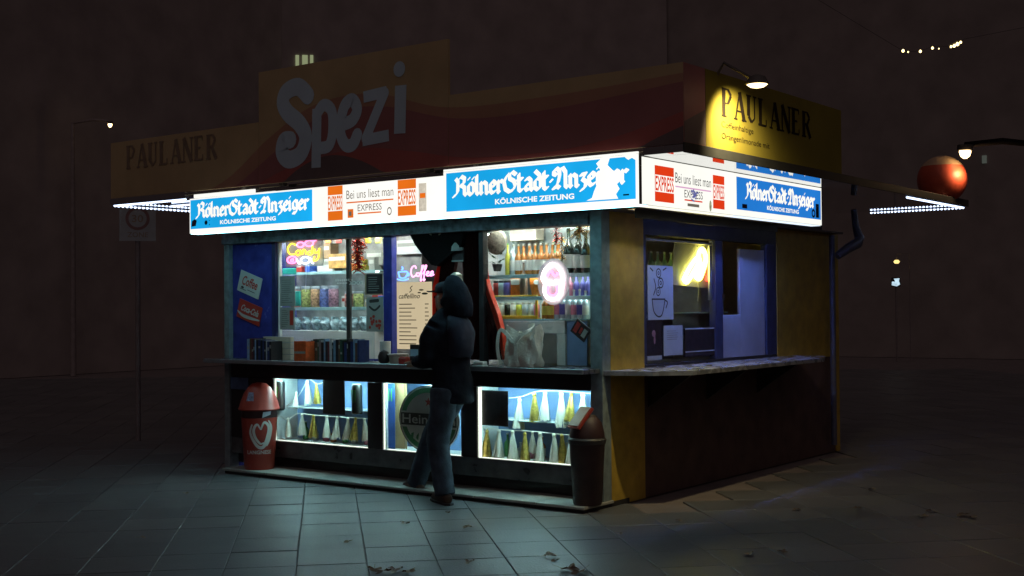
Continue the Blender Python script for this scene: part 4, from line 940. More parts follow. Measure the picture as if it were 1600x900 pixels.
for (px0, py0, px1, py1, m, lab, yy) in ((496, 404, 522, 425, m_white, 'white carton on the top candy shelf behind the neon', yL), (513, 396, 541, 420, mat('orange_card', (.62, .34, .10), .5, var=.6, scale=14), 'orange printed sweets carton on the top candy shelf', yL - .08), (572, 390, 598, 415, m_grey, 'grey carton on the top candy shelf by the post', yL), (500, 380, 516, 404, mat('brown_card', (.42, .26, .14), .5, var=.4), 'brown carton stacked above the white carton', yL + .05), (620, 374, 660, 398, m_white, 'white appliance box behind the coffee neon', yL + .1), (575, 505, 600, 515, mat('wood_tray', (.5, .34, .15), .5), 'small wooden tray low behind the left window', yL - .1)):
    a = FP(px0, py1, yy); c = FP(px1, py0, yy); t = thing('carton', lab, 'carton', (a.x, yy, a.z)); MB().box((a.x, yy, a.z), (c.x, yy + .12, c.z), .004).build('box', m, t)
    MB().box((a.x + .012, yy - .002, a.z + (c.z - a.z) * .55), (c.x - .02, yy - .0005, a.z + (c.z - a.z) * .8)).build('print', m_lab if m is not m_white else m_grey, t)
t = thing('teal_sign_post', 'teal plastic stand beside the notice sheets', 'stand', FP(450, 470, yL - .2)); m_teal = mat('teal_plastic', (.03, .45, .36), .4)
a = FP(441, 429, yL - .3); c = FP(461, 419, yL - .3); MB().box((a.x, yL - .3, a.z), (c.x, yL - .28, c.z), .004).build('head', m_teal, t); a = FP(461, 478, yL - .3); c = FP(468, 455, yL - .3); MB().box((a.x, yL - .3, a.z), (c.x, yL - .28, c.z), .004).build('foot', m_teal, t)
# red and white bags hanging at the top of the left window
for i, (px, m) in enumerate(((490, g_red), (512, g_org), (528, g_red), (574, g_yel), (590, g_yel))):
    c = FP(px, 372, GL + .2); t = thing('hanging_pack', '%s candy pack hanging at the top of the left window, %s from the left' % (('red', 'orange', 'red', 'yellow', 'yellow')[i], ORD[i]), 'candy pack', c, 'packs hanging under the header')
    MB().box((c.x - .035, c.y, c.z - .05), (c.x + .035, c.y + .02, c.z + .07), .006).build('pouch', m, t); MB().box((c.x - .025, c.y - .002, c.z), (c.x + .025, c.y - .0005, c.z + .03)).build('print', m_lab, t)

# ================================================================== CURTAIN IN THE SERVICE OPENING
m_cur = mat('dark_red_curtain', (.032, .006, .005), .9, var=.25, spec=.1); m_lin = mat('bright_red_lining', (.62, .045, .015), .6, var=.12)
yC = GL + .02
def drape(label, pxs, folds=7):
    """one gathered cloth: list of (py, px inner, px outer, lining px)"""
    t = thing('curtain', label, 'curtain', FP(pxs[-1][1], pxs[-1][0], yC), 'curtains tied back in the service opening'); n = 40
    def surf(k0, k1, m, dy, nm):
        b = MB(); rows = []
        for r in smoothline(pxs, 5):
            row = []
            for i in range(n + 1):
                u = i / n; px = r[k0] + (r[k1] - r[k0]) * u
                p = FP(px, r[0], yC); row.append(V((p.x, yC + dy + .03 * sin(u * folds * 2 * pi + r[0] * .01), p.z)))
            rows.append(row)
        b.v = [p for r in rows for p in r]; N_ = n + 1
        b.f = [(i * N_ + j, i * N_ + j + 1, (i + 1) * N_ + j + 1, (i + 1) * N_ + j) for i in range(len(rows) - 1) for j in range(n)]; b.mi = [0] * len(b.f)
        b.build(nm, m, t, True)
    surf(1, 2, m_cur, 0, 'cloth'); surf(2, 3, m_lin, .01, 'lining')
    return t
drape('left dark curtain with a bright red edge, beside the menu board', [(352, 722, 690, 688), (400, 716, 692, 688), (430, 710, 690, 682), (460, 704, 686, 676), (490, 704, 684, 671), (512, 704, 680, 665), (522, 704, 668, 655), (532, 704, 664, 650)])
drape('right dark red curtain flaring out behind the standing person', [(352, 722, 752, 756), (400, 724, 754, 757), (430, 727, 756, 760), (460, 730, 762, 768), (490, 730, 772, 779), (520, 728, 780, 786), (545, 726, 784, 789), (562, 724, 787, 791)])
t = thing('folded_awning', 'black folded awning flap hanging above the coffee neon', 'awning', FP(690, 380, GL - .08))
b = MB(); pts = [(640, 356), (702, 352), (726, 356), (720, 385), (700, 400), (682, 416), (674, 414), (660, 398), (648, 382), (641, 368)]
b.slab([FP(p, q, GL - .06) for p, q in pts], (0, .05, 0)); b.build('flap', mat('black_awning_cloth', (.008, .006, .006), .9, bump=.3, spec=.08), t)
b = MB(); 
for k in range(26):
    c = FP(random.uniform(656, 698), random.uniform(354, 366), GL - .064); b.obox(c, (1, 0, random.uniform(-.6, .6)), (0, 0, 1), (0, 1, 0), .025, .012, .004)
tag(b.build('sequin_trim', mat('pale_sequin', (.7, .65, .45), .2, metal=.5), t), kind='stuff')
t = thing('liquor_display', 'small bottle shaped display plaque hanging between the curtains', 'display', FP(716, 400, GL + .12)); yy = GL - .03
c = FP(715, 392, yy); MB().lathe([(.012, .045), (.012, .10), (.05, .04), (.055, .0)][::-1], 10, c).build('bottle_top', m_grey, t)
a = FP(706, 409, yy); e = FP(724, 391, yy); MB().box((a.x, yy, a.z), (e.x, yy + .02, e.z), .003).build('dark_label', m_dkp, t); MB().box((a.x, yy - .004, a.z), (e.x, yy - .001, a.z + .012)).build('pale_rim', m_grey, t)
t = thing('counter_lantern', 'pale lantern behind the capped head of the person', 'lantern', FP(715, 440, GL + .1)); c = FP(713, 440, GL + .02)
MB().lathe([(.06, -.10), (.055, .0), (.05, .06), (.02, .08)], 10, c).build('shade', mat('pale_lantern', (.65, .62, .5), .5), t, True); MB().lathe([(.065, -.115), (.065, -.102)], 10, c).build('ring', m_dark, t)
# dark sheet standing in for the shade of the room behind the opening
MB().box((X(617, 1.3), 1.32, 1.09), (X(758, 1.3), 1.35, 2.3)).build('dark_room_sheet', m_dark, kio)

# ================================================================== BOOKS AND THINGS ON THE COUNTER
CZ = 1.0855
bc = {'dark': (.03, .025, .03), 'navy': (.03, .05, .16), 'black': (.015, .015, .018), 'pale blue': (.28, .40, .62), 'maroon': (.16, .03, .04), 'white': (.55, .55, .55), 'dark green': (.03, .10, .06), 'sky blue': (.20, .34, .48), 'brown': (.14, .08, .05), 'orange red': (.70, .12, .03), 'grey': (.22, .22, .24)}
m_pg = mat('page_block', (.68, .60, .46), .8, var=.1)
bm_ = {k: mat('cover_' + k.replace(' ', '_'), v, .45, var=.25, scale=30) for k, v in bc.items()}
def book(label, x, y, th, h, dp, col):
    t = thing('book', label, 'book', (x, y, CZ), 'books standing on the counter'); b = MB()
    b.box((0, 0, 0), (.003, dp, h)); b.box((th - .003, 0, 0), (th, dp, h)); b.box((.003, 0, 0), (th - .003, .003, h)); b.build('cover', bm_[col], t, local=True)
    MB().box((.0035, .0035, .003), (th - .0035, dp - .004, h - .004)).build('pages', m_pg, t, local=True)
    hz = random.uniform(.3, .7)
    if th > .017 and random.random() < .45: MB().box((.004, -.0012, h * hz), (th - .004, -.0004, h * (hz + random.uniform(.06, .2)))).build('spine_label', m_grey, t, local=True)
y1 = .06
row1 = [('pale blue', .034, .20), ('brown', .03, .205), ('maroon', .022, .205), ('dark', .02, .205), ('pale blue', .018, .19), ('dark', .03, .195), ('navy', .03, .195), ('black', .028, .19), ('navy', .02, .19), ('dark', .026, .185), ('white', .014, .185), ('navy', .03, .18), ('black', .026, .18)]
x = X(386, y1, 540)
for i, (c, th, h) in enumerate(row1): book('%s book, %s from the left in the front row on the counter' % (c, ORD[i]), x, y1, th, h, .14, c); x += th + .001
xo = X(461, y1, 540); book('bright orange red book at the right end of the front row', xo, y1 - .012, X(479, y1, 540) - xo, .185, .15, 'orange red')
x = X(486, y1 + .1, 540); y2 = .16
row2 = ['dark', 'black', 'brown', 'dark green', 'grey', 'black', 'sky blue', 'dark', 'maroon', 'white', 'black', 'sky blue', 'dark', 'brown', 'dark green', 'black', 'navy', 'dark', 'black', 'navy', 'sky blue', 'brown', 'navy']
for i, c in enumerate(row2): 
    th = (.028, .022, .030, .018, .026, .034, .02)[i % 7] * 1.02; h = .19 + .018 * sin(i * 2.3)
    book('%s book, %s from the left in the long rear row' % (c, ORD[i]), x, y2, th, h, .13, c); x += th + .001
for i in range(4):
    t = thing('stacked_book', 'flat lying paperback, %s of the pile behind the front row' % ('lowest', 'second from bottom', 'second from top', 'topmost')[i], 'book', (X(432, .24), .212, CZ + i * .055), 'flat pile behind the front row')
    MB().box((-.16, 0, 0), (.22, .045, .052), .002).build('pages', m_pg, t, local=True); MB().box((-.165, -.003, .0522), (.225, .048, .0545), .001).build('cover', bm_[('navy', 'grey', 'pale blue', 'white')[i]], t, local=True)
# small things near the menu
m_pl = mat('white_plastic', (.72, .72, .68), .35)
def cpos(px, y): return V((X(px, y, 550), y, CZ))
t = thing('dark_speaker_ball', 'small dark round box at the end of the book row', 'box', cpos(600, .12)); c = cpos(600, .12)
MB().lathe([(.03, 0), (.05, .02), (.055, .06), (.04, .10), (.012, .115)], 14, c).build('body', m_dark, t, True); MB().lathe([(.012, .116), (.010, .124)], 8, c).build('knob', m_edge, t)
t = thing('paper_roll', 'white paper roll standing behind the round box', 'paper roll', cpos(602, .23)); c = cpos(602, .23)
MB().lathe([(.05, 0), (.05, .19)], 16, c).build('paper', m_pl, t, True); MB().lathe([(.018, .1905), (.018, .1925)], 10, c).build('core', m_dark, t)
t = thing('food_tub', 'flat clear tub in front of the menu board', 'tub', cpos(622, .17)); c = cpos(622, .17)
MB().lathe([(.07, 0), (.085, .07), (.09, .072)], 16, c).build('tub', mat('milky_plastic', (.62, .60, .48), .3), t, True); MB().lathe([(.092, .073), (.092, .083), (.05, .086)], 16, c).build('lid', m_pl, t, True)
t = thing('red_candy_box', 'little red box on the counter before the menu board', 'box', cpos(630, .08)); c = cpos(630, .08)
MB().box(c + V((-.04, -.02, 0)), c + V((.045, .04, .055)), .004).build('box', g_red, t); MB().box(c + V((-.035, -.016, .0555)), c + V((.04, .036, .063)), .003).build('lid', m_redp, t)
t = thing('card_holder', 'small counter card with black top and pale blue field', 'card', cpos(648, .10)); c = cpos(648, .10)
MB().box(c + V((-.055, 0, .02)), c + V((.045, .008, .17)), .001).build('card', m_dkp, t); MB().box(c + V((-.05, -.002, .07)), c + V((.04, -.0005, .13))).build('pale_field', mat('pale_blue_card', (.40, .58, .72), .5), t); MB().box(c + V((-.06, -.02, 0)), c + V((.05, .03, .018)), .002).build('foot', m_yf, t)
t = thing('leaflet_box', 'tan leaflet box right of the counter card', 'box', cpos(668, .16)); c = cpos(668, .16)
MB().box(c + V((-.05, 0, 0)), c + V((.06, .06, .16)), .003).build('box', mat('tan_card', (.42, .34, .24), .6, var=.3), t); MB().box(c + V((-.046, -.002, .11)), c + V((.056, -.0005, .15))).build('red_header', g_red, t)
t = thing('white_dish', 'small white dish on the counter right of the person', 'dish', cpos(750, .05)); c = cpos(749, .05)
MB().box(c + V((-.055, -.03, 0)), c + V((.055, .05, .012)), .004).build('base', m_pl, t); MB().box(c + V((-.05, -.025, .0125)), c + V((.05, .045, .042)), .006).build('block', m_pl, t)
# tote bag
m_tote = mat('cream_canvas', (.84, .80, .68), .85, var=.14, scale=7, bump=.5, bscale=60)
t = thing('tote_bag', 'crumpled cream canvas tote bag standing on the counter', 'bag', cpos(818, .15)); c = cpos(819, .16)
b = MB(); n = 36; prof = [(0, 1.0), (.03, 1.06), (.10, 1.04), (.18, 1.0), (.25, .98), (.30, .94)]
for i, (z, k) in enumerate(prof):
    for j in range(n):
        a = 2 * pi * j / n; ca_, sa_ = cos(a), sin(a); px_ = math.copysign(abs(ca_) ** .55, ca_) * .145 * k; py_ = math.copysign(abs(sa_) ** .55, sa_) * .085 * k
        wr = .014 * sin(a * 5 + z * 22) + .010 * sin(a * 9 - z * 35); dz = (.035 * sin(a * 2 + .6) + .02 * cos(a * 3)) * (z / .30) ** 2
        b.v.append(c + V((px_ + wr * ca_, py_ + wr * sa_, z + dz + .002)))
b.f = [(i * n + j, i * n + (j + 1) % n, (i + 1) * n + (j + 1) % n, (i + 1) * n + j) for i in range(len(prof) - 1) for j in range(n)] + [tuple(range(n - 1, -1, -1))]; b.mi = [0] * len(b.f)
b.build('sack', m_tote, t, True)
def strap(pts, wd=.03):
    b = MB(); P_ = [V(p) for p in smoothline(pts, 6)]
    for i in range(len(P_) - 1):
        tg = (P_[i + 1] - P_[i]).normalized(); s_ = tg.cross(V((0, -1, .15))).normalized() * wd / 2; o_ = V((0, .004, 0))
        b.add([P_[i] - s_, P_[i + 1] - s_, P_[i + 1] + s_, P_[i] + s_, P_[i] - s_ + o_, P_[i + 1] - s_ + o_, P_[i + 1] + s_ + o_, P_[i] + s_ + o_], [(0, 1, 2, 3), (7, 6, 5, 4), (0, 4, 5, 1), (3, 2, 6, 7)])
    b.build('strap', m_tote, t, True)
e = lambda a, d, z: tuple(c + V((a, d, z)))
strap([e(-.10, -.105, .27), e(-.16, -.11, .30), e(-.19, -.11, .18), e(-.18, -.10, .06), e(-.15, -.10, .03)])
strap([e(-.12, -.10, .29), e(-.04, -.115, .22), e(.0, -.12, .20), e(.0, -.115, .08), e(.02, -.11, .01)])
strap([e(.0, -.118, .205), e(.06, -.12, .26), e(.12, -.10, .30), e(.10, .0, .34), e(.0, .05, .33)])
t = thing('hung_magazine', 'dark glossy snack pack tilted beside the corner post', 'pack', FP(905, 520, GL - .05)); f, L, H = skewed([(892, 517), (913, 535), (919, 508), (893, 500)], GL - .03)
b = MB(); fpoly(b, f, [(0, 0), (L, 0), (L, H * 1.4), (0, H * 1.4)], 0, .01); b.build('cover', m_dkp, t); b = MB(); frect(b, f, L * .1, H * .2, L * .35, H * 1.2, .0105); frect(b, f, L * .45, H * .4, L * .6, H * 1.0, .0105); b.build('print', g_red, t)
b = MB(); frect(b, f, L * .65, H * .3, L * .9, H * 1.1, .0106); b.build('pale_print', m_grey, t)

# ================================================================== SHOWCASE CONTENTS
m_tw = mat('white_tissue', (.80, .78, .66), .7, var=.08); m_td = mat('gold_tissue', (.62, .46, .10), .3, metal=.55, var=.4, scale=50)
def tassel_mesh(m, L=.2, r=.034):
    b = MB(); b.lathe([(.006, 0), (.012, -.012), (.009, -.03)], 7)
    n = 13
    for k in range(n):
        a = 2 * pi * k / n + random.uniform(-.1, .1); l = L * random.uniform(.9, 1); w_ = .008; rr = r * random.uniform(.8, 1.1); tx, ty = -sin(a) * w_, cos(a) * w_
        p0 = V((cos(a) * .008, sin(a) * .008, -.024)); p1 = V((cos(a) * rr * .62, sin(a) * rr * .62, -L * .5)); p2 = V((cos(a) * rr, sin(a) * rr, -l)); s0 = V((tx * .4, ty * .4, 0)); s1 = V((tx, ty, 0))
        b.add([p0 - s0, p0 + s0, p1 + s1, p1 - s1, p2 + s1, p2 - s1], [(0, 1, 2, 3), (3, 2, 4, 5)])
    return b.mesh('tassel', m)
tas = {'w': [tassel_mesh(m_tw) for _ in range(3)], 'g': [tassel_mesh(m_td) for _ in range(3)]}
def garland(label, y, pts, items):
    t = thing('tassel_garland', label, 'garland', FP(pts[0][0], pts[0][1], y), 'tassel garlands in the lit showcases')
    b = MB(); b.tube([FP(p, q, y) for p, q in smoothline(pts, 5)], .004, 5); b.build('cord', m_tw, t); o0 = org(t)
    for (px, py, kind, s) in items:
        o = bpy.data.objects.new('tassel', random.choice(tas[kind])); C.objects.link(o); o.parent = t; o.location = FP(px, py, y) - o0; s *= 1.22; o.scale = (s * 1.15, s * 1.15, s); o.rotation_euler = (random.uniform(-.08, .08), random.uniform(-.1, .1), random.uniform(0, 6))
    return t
yG = W + .13
garland('white and gold tassels under the shelf line of the left showcase', yG, [(436, 650), (450, 655), (465, 646), (485, 648), (520, 651), (574, 654)], [(450, 652, 'w', .8), (472, 646, 'w', .9), (490, 648, 'g', .9), (511, 649, 'w', .9), (527, 650, 'w', .9), (544, 652, 'w', .9), (556, 652, 'g', .9), (569, 653, 'w', .9)])
garland('upper white and gold tassels hanging in the left showcase', yG + .06, [(440, 640), (465, 620), (482, 594), (496, 600), (515, 594)], [(463, 612, 'w', .7), (480, 594, 'w', 1.0), (494, 598, 'g', .85)])
garland('upper row of tassels in the right showcase', yG + .04, [(795, 622), (815, 620), (838, 612), (870, 611), (925, 615)], [(812, 622, 'w', 1.1), (835, 613, 'g', 1.05), (852, 611, 'w', 1.05), (877, 612, 'w', 1.2), (893, 613, 'g', 1.0), (911, 614, 'w', 1.2)])
garland('lower row of gold and white tassels in the right showcase', yG - .02, [(752, 668), (790, 672), (830, 674), (870, 678), (895, 680)], [(761, 671, 'g', 1.05), (780, 671, 'w', 1.05), (801, 672, 'w', 1.05), (820, 675, 'g', 1.05), (832, 674, 'w', .75), (844, 675, 'w', 1.1), (866, 677, 'w', 1.1), (878, 678, 'g', 1.1), (892, 680, 'w', 1.1)])
for i in (0, 2):
    a, b_ = ops[i]; kb('showcase_shelf', (a + .04, yG + .01, .615), (b_ - .02, W + .35, .627), mat('clear_shelf', (.6, .66, .66), .15))
m_mon = mat('can_black', (.012, .014, .012), .3); m_mg = mat('claw_green', (.12, .62, .10), .4)
def can(label, px, py0, py1):
    y = W + .10; c = FP(px, py1, y); tp = FP(px, py0, y); h = tp.z - c.z; t = thing('drink_can', label, 'can', c, 'black drink cans in the left showcase')
    r = h * .19; b = MB(); b.lathe([(r * .8, 0), (r, h * .04), (r, h * .93), (r * .82, h)], 16, c); b.build('body', m_mon, t, True)
    MB().lathe([(r * .8, h + .001), (r * .78, h + .006)], 14, c).build('lid', m_edge, t)
    b = MB(); f = front(c.x, y - r, c.z)
    for k, a in enumerate((-.42, 0, .42)): fpoly(b, f, [(a * r * 1.1 - .006, h * .82), (a * r * 1.1 + .006, h * .84), (a * r * 1.2 + .004, h * .48 - (k % 2) * .02), (a * r * 1.2, h * (.40 - .05 * (k == 1)))], .002 + .0002 * k)
    b.build('claw_logo', m_mg, t)
can('black can with green claw marks beside the ice cream bin', 437, 596, 641); can('black can with green claw marks at the right of the left showcase', 558, 601, 647)
fsheet('dark_flyer', 'dark flyer stuck inside the left showcase between the cans', 505, 594, 539, 646, m_dkp, y=W + .0385, cat='poster'); fsheet('dark_flyer', 'square dark flyer in the upper left of the right showcase', 751, 611, 794, 664, m_dkp, y=W + .0385, cat='poster')
# middle showcase
y = W + .14; a = FP(600, 704, y); c = FP(617, 600, y)
t = thing('blue_banner', 'narrow blue banner with green claw marks in the middle showcase', 'banner', (a.x, y, a.z)); f = front(a.x, y, a.z); w_, h_ = c.x - a.x, c.z - a.z
b = MB(); frect(b, f, 0, 0, w_, h_, 0, .004); b.build('sheet', mat('banner_blue', (.04, .13, .50), .5), t); b = MB()
for k, q_ in enumerate((.28, .5, .72)): frect(b, f, w_ * (q_ - .05), h_ * .74, w_ * (q_ + .05), h_ * .93, .0045)
b.build('claw_logo', m_mg, t)
a = FP(617, 704, y + .05); c = FP(632, 598, y + .05); t = thing('cardboard_sheet', 'tan cardboard strip behind the round beer sign', 'cardboard', (a.x, y, a.z)); MB().box((a.x, y + .05, a.z), (c.x, y + .06, c.z)).build('sheet', mat('tan_cardboard', (.50, .34, .16), .8), t)
MB().box((c.x + .01, y + .05, a.z), (c.x + .02, y + .06, c.z)).build('edge', m_tan if 'm_tan' in globals() else MATS['tan_cardboard'], t)
yH = W + .085; c = FP(672, 655, yH); m_hg = mat('beer_green', (.03, .22, .09), .4, var=.2); m_hw = mat('beer_white', (.60, .66, .62), .4, var=.08)
t = thing('beer_sign', 'big round green and white beer sign filling the middle showcase', 'sign', c); f = front(c.x, yH, c.z); R_ = .345
b = MB(); fdisc(b, f, 0, 0, R_, 0, 48, R_ * .86, .02); b.build('disc', m_hw, t)
b = MB(); fring(b, f, 0, 0, R_ * .78, R_ * .93, .0212, 48, .86); b.build('green_ring', m_hg, t)
b = MB(); fring(b, f, 0, 0, R_ * .97, R_ * .995, .0212, 48, .86); b.build('dark_rim', m_mon, t)
b = MB(); fpoly(b, f, [(-R_ * .95, -.075), (R_ * .95, -.075), (R_ * .95, .065), (-R_ * .95, .065)], .0224); b.build('white_band', m_hw, t)
b = MB(); fpoly(b, f, [(-R_ * .93, -.058), (R_ * .93, -.058), (R_ * .93, .050), (-R_ * .93, .050)], .0232); b.build('black_band', mat('beer_black', (.02, .04, .03), .4), t)
b = MB(); ftext(b, f, 'Heineken', -R_ * .88, -.042, R_ * 1.76, .080, .0242, .01); b.build('lettering', m_hw, t)
b = MB(); fpoly(b, f, [((.045 if k % 2 == 0 else .018) * sin(pi * k / 5) + 0, .15 + (.045 if k % 2 == 0 else .018) * cos(pi * k / 5)) for k in range(10)], .0224); b.build('red_star', m_redp, t)
b = MB()
for k in range(7): fpoly(b, f, [(-.20 + k * .06, -.13 - .02 * (k % 2)), (-.17 + k * .06, -.12), (-.18 + k * .06, -.19), (-.205 + k * .06, -.17)], .0226)
b.build('leaf_print', m_hg, t)

# ================================================================== BINS
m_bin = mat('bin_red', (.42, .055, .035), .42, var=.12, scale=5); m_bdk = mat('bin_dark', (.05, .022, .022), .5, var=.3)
c = V((FP(405, 640, .10).x, .10, STEP)); t = thing('ice_cream_bin', 'red cone shaped ice cream bin with a heart logo by the left post', 'bin', c, 'cone shaped ice cream bins on the step')
MB().lathe([(.135, 0), (.142, .009), (.169, .487), (.173, .491)], 32, c).build('bucket', m_bin, t, True)
MB().lathe([(.167, .492), (.171, .522), (.167, .561)], 32, c, cap=False).build('dark_collar', m_bdk, t, True)
MB().lathe([(.192, .562), (.198, .574), (.190, .587), (.18, .626), (.148, .713), (.108, .774), (.068, .809), (.018, .822)], 32, c).build('dome_lid', m_bin, t, True)
def wrap(ang, z): 
    r = (.1585 + z * .0545 + .004) * .9; z *= .87; return c + V((cos(ang) * r, sin(ang) * r, z))
toc = atan2(CAM_POS.y - c.y, CAM_POS.x - c.x)
def wrib(pts, wd, m, nm):
    P_ = smoothline(pts, 6); b = MB(); vs = []
    for i, (a, z) in enumerate(P_):
        q = P_[min(i + 1, len(P_) - 1)]; p = P_[max(i - 1, 0)]; ta, tz = (q[0] - p[0]) * .18, q[1] - p[1]; l = sqrt(ta * ta + tz * tz) or 1
        k = wd * (.4 + .6 * sin(pi * i / (len(P_) - 1))); na, nz = -tz / l * k / 2 / .18, ta / l * k / 2; vs += [wrap(a + na, z + nz), wrap(a - na, z - nz)]
    b.add(vs, [(2 * i, 2 * i + 1, 2 * i + 3, 2 * i + 2) for i in range(len(P_) - 1)]); b.build(nm, m, t)
o_ = toc + .10
wrib([(o_ - .02, .44), (o_ - .22, .50), (o_ - .42, .44), (o_ - .34, .36), (o_ - .05, .29), (o_ + .16, .30)], .03, m_lab, 'heart_stroke')
wrib([(o_ - .02, .44), (o_ + .18, .52), (o_ + .46, .46), (o_ + .34, .33), (o_ + .10, .25), (o_ - .25, .27), (o_ - .62, .40), (o_ - .5, .50)], .038, m_lab, 'heart_stroke')
wrib([(o_ + .42, .54), (o_ + .62, .46), (o_ + .52, .34), (o_ + .34, .26)], .03, m_lab, 'heart_stroke')
vs, fs_ = text_data('LANGNESE', .02); x0_, x1_ = min(v[0] for v in vs), max(v[0] for v in vs); y0_, y1_ = min(v[1] for v in vs), max(v[1] for v in vs)
b = MB(); b.add([wrap(o_ - .88 + (v[0] - x0_) / (x1_ - x0_) * 1.55, .175 + (v[1] - y0_) / (y1_ - y0_) * .042) for v in vs], fs_); b.build('brand_lettering', m_lab, t)
vs_ = [c + V((cos(toc + a) * r, sin(toc + a) * r, z)) for a, r, z in ((-.75, .176, .655), (-.30, .176, .655), (-.34, .150, .735), (-.68, .150, .735))]
MB().add(vs_, [(0, 1, 2, 3)]).build('lid_sticker', mat('lid_sticker', (.35, .35, .5), .5, var=.6, scale=40), t)
fl_ = [c + V((cos(toc + a) * .178, sin(toc + a) * .178, z)) for a, z in ((.15, .495), (.62, .522), (.66, .556), (.2, .548))]; MB().add(fl_, [(0, 1, 2, 3)]).build('plastic_flap', g_clr, t)
# second bin, dark with an open wedge lid
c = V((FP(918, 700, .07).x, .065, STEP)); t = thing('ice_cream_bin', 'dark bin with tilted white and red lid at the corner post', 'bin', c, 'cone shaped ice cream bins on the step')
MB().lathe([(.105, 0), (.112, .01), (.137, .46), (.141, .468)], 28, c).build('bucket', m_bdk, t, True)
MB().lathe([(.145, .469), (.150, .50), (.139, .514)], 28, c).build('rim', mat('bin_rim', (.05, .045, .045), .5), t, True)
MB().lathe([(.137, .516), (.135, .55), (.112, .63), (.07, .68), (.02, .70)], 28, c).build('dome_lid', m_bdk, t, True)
d1 = -CR.copy(); d1.z = 0; d1.normalize(); nrm = (d1 * .62 - FW * .35 + V((0, 0, .62))).normalized(); uu = nrm.cross(V((0, 0, 1))).normalized(); vv = uu.cross(nrm)
if vv.z < 0: vv = -vv
b = MB(); b.obox(c + V((0, 0, .615)) + nrm * .078, uu, vv, nrm, .16, .20, .02); b.build('red_flap', m_bin, t)
b = MB(); b.obox(c + V((0, 0, .62)) + nrm * .092, uu, vv, nrm, .13, .18, .006); b.build('white_flap_face', m_lab, t)

# green bottles on the shelf inside the side window
for i in range(7):
    yy = SP(1018 + i * 10, 408, XR - .25).y
    bottle('slim green bottle, %s from the near end on the side window shelf' % ORD[i], (XR - .25, yy, 1.8125), .23, .03, mat('pale_green_glass', (.20, .34, .14), .15, var=.2, spec=.9), group='green bottles in the side window')
# more packed goods on the candy shelves
hues = [('red', g_red), ('orange', g_org), ('white', m_white), ('blue', g_bl), ('yellow', g_yel), ('brown', MATS['brown_card']), ('pink', g_pnk), ('grey', m_grey)]
k = 0
for (zz_, pxs, hh) in ((zl[2], (470, 483, 547, 556, 566, 583), .14), (zl[0], (540, 577, 588, 597), .12)):
    for px in pxs:
        nm, m = hues[(k * 3) % 8]; h = hh * (.7 + .5 * random.random()); a = X(px, yL)
        t = thing('sweet_box', '%s sweet box, %s from the left among the packs behind the left window' % (nm, ORD[k]), 'box', (a, yL, zz_), 'small packs on the candy shelves')
        MB().box((a, yL - .06, zz_), (a + .075, yL + .04, zz_ + h), .003).build('box', m, t); MB().box((a + .01, yL - .0615, zz_ + h * .5), (a + .065, yL - .0603, zz_ + h * .8)).build('print', m_lab if nm != 'white' else g_red, t); k += 1

# second, deeper row of bottles on the right rack
k = 0
for (zz_, pxs, hs, gl) in ((zsh[0], (800, 810, 819, 828, 837, 846, 855, 864, 873, 882), .285, (g_clr, g_grn, g_amb)), (zsh[1], (806, 815, 838, 848, 860, 868, 877), .20, (g_pnk, g_clr, g_red)), (zsh[2], (862, 872, 881, 889, 898, 907, 916), .255, (g_clr, g_amb, g_vio))):
    for i, px in enumerate(pxs):
        bottle('%s bottle in the deeper row of the %s shelf, %s from the left' % ({0: 'pale', 1: 'green', 2: 'brown'}[i % 3] if zz_ == zsh[0] else {0: 'coloured', 1: 'clear', 2: 'dark'}[i % 3], {zsh[0]: 'upper', zsh[1]: 'middle', zsh[2]: 'lower'}[zz_], ORD[i]), (X(px, yB + .08), yB + .09, zz_), hs * random.uniform(.92, 1.08), .03, gl[i % 3], lm=m_lab if i % 2 else None, group=G)
# small goods behind the lower tassels
for (a_, b_, nm) in ((ops[0][0] + .12, ops[0][1] - .08, 'left'), (ops[2][0] + .08, ops[2][1] - .1, 'right')):
    for i in range(8):
        x_ = a_ + (b_ - a_) * (i + .5) / 8 + random.uniform(-.03, .03)
        bottle('small %s bottle, %s from the left on the floor of the %s showcase' % (('green', 'clear', 'pink', 'amber')[i % 4], ORD[i], nm), (x_, W + .26, za - .003), random.uniform(.12, .2), .03, (g_grn, g_clr, g_pnk, g_amb)[i % 4], lm=m_lab if i % 2 else None, group='bottles on the showcase floors')

# ================================================================== PERSON
base = GP(702, 783); base.z = 0
fdir = V((-.985, .17, 0)).normalized(); ldir = V((fdir.y, -fdir.x, 0)) * -1          # forward, person's left
if ldir.dot(V((0, -1, 0))) < 0: ldir = -ldir
per = thing('person', 'person in a dark hooded jacket, cap and blue jeans leaning at the counter', 'person', base)
def H(a, l, z): return base + fdir * a + ldir * l + V((0, 0, z))
def skin(name, mb, m, vox=.016, it=6, fac=.5, disp=0.0, dsc=.2):
    me = mb.mesh(name, m, org(per)); o = bpy.data.objects.new(name, me); C.objects.link(o)
    r = o.modifiers.new('r', 'REMESH'); r.mode = 'VOXEL'; r.voxel_size = vox; r.use_smooth_shade = True
    s = o.modifiers.new('s', 'SMOOTH'); s.factor = fac; s.iterations = it
    if disp:
        tx = bpy.data.textures.new(name, 'CLOUDS'); tx.noise_scale = dsc
        d = o.modifiers.new('d', 'DISPLACE'); d.texture = tx; d.strength = disp; d.mid_level = .5
    dg = bpy.context.evaluated_depsgraph_get(); m2 = bpy.data.meshes.new_from_object(o.evaluated_get(dg)); o.modifiers.clear(); o.data = m2
    m2.materials.clear(); m2.materials.append(m)
    for p in m2.polygons: p.use_smooth = True
    o.parent = per; return o
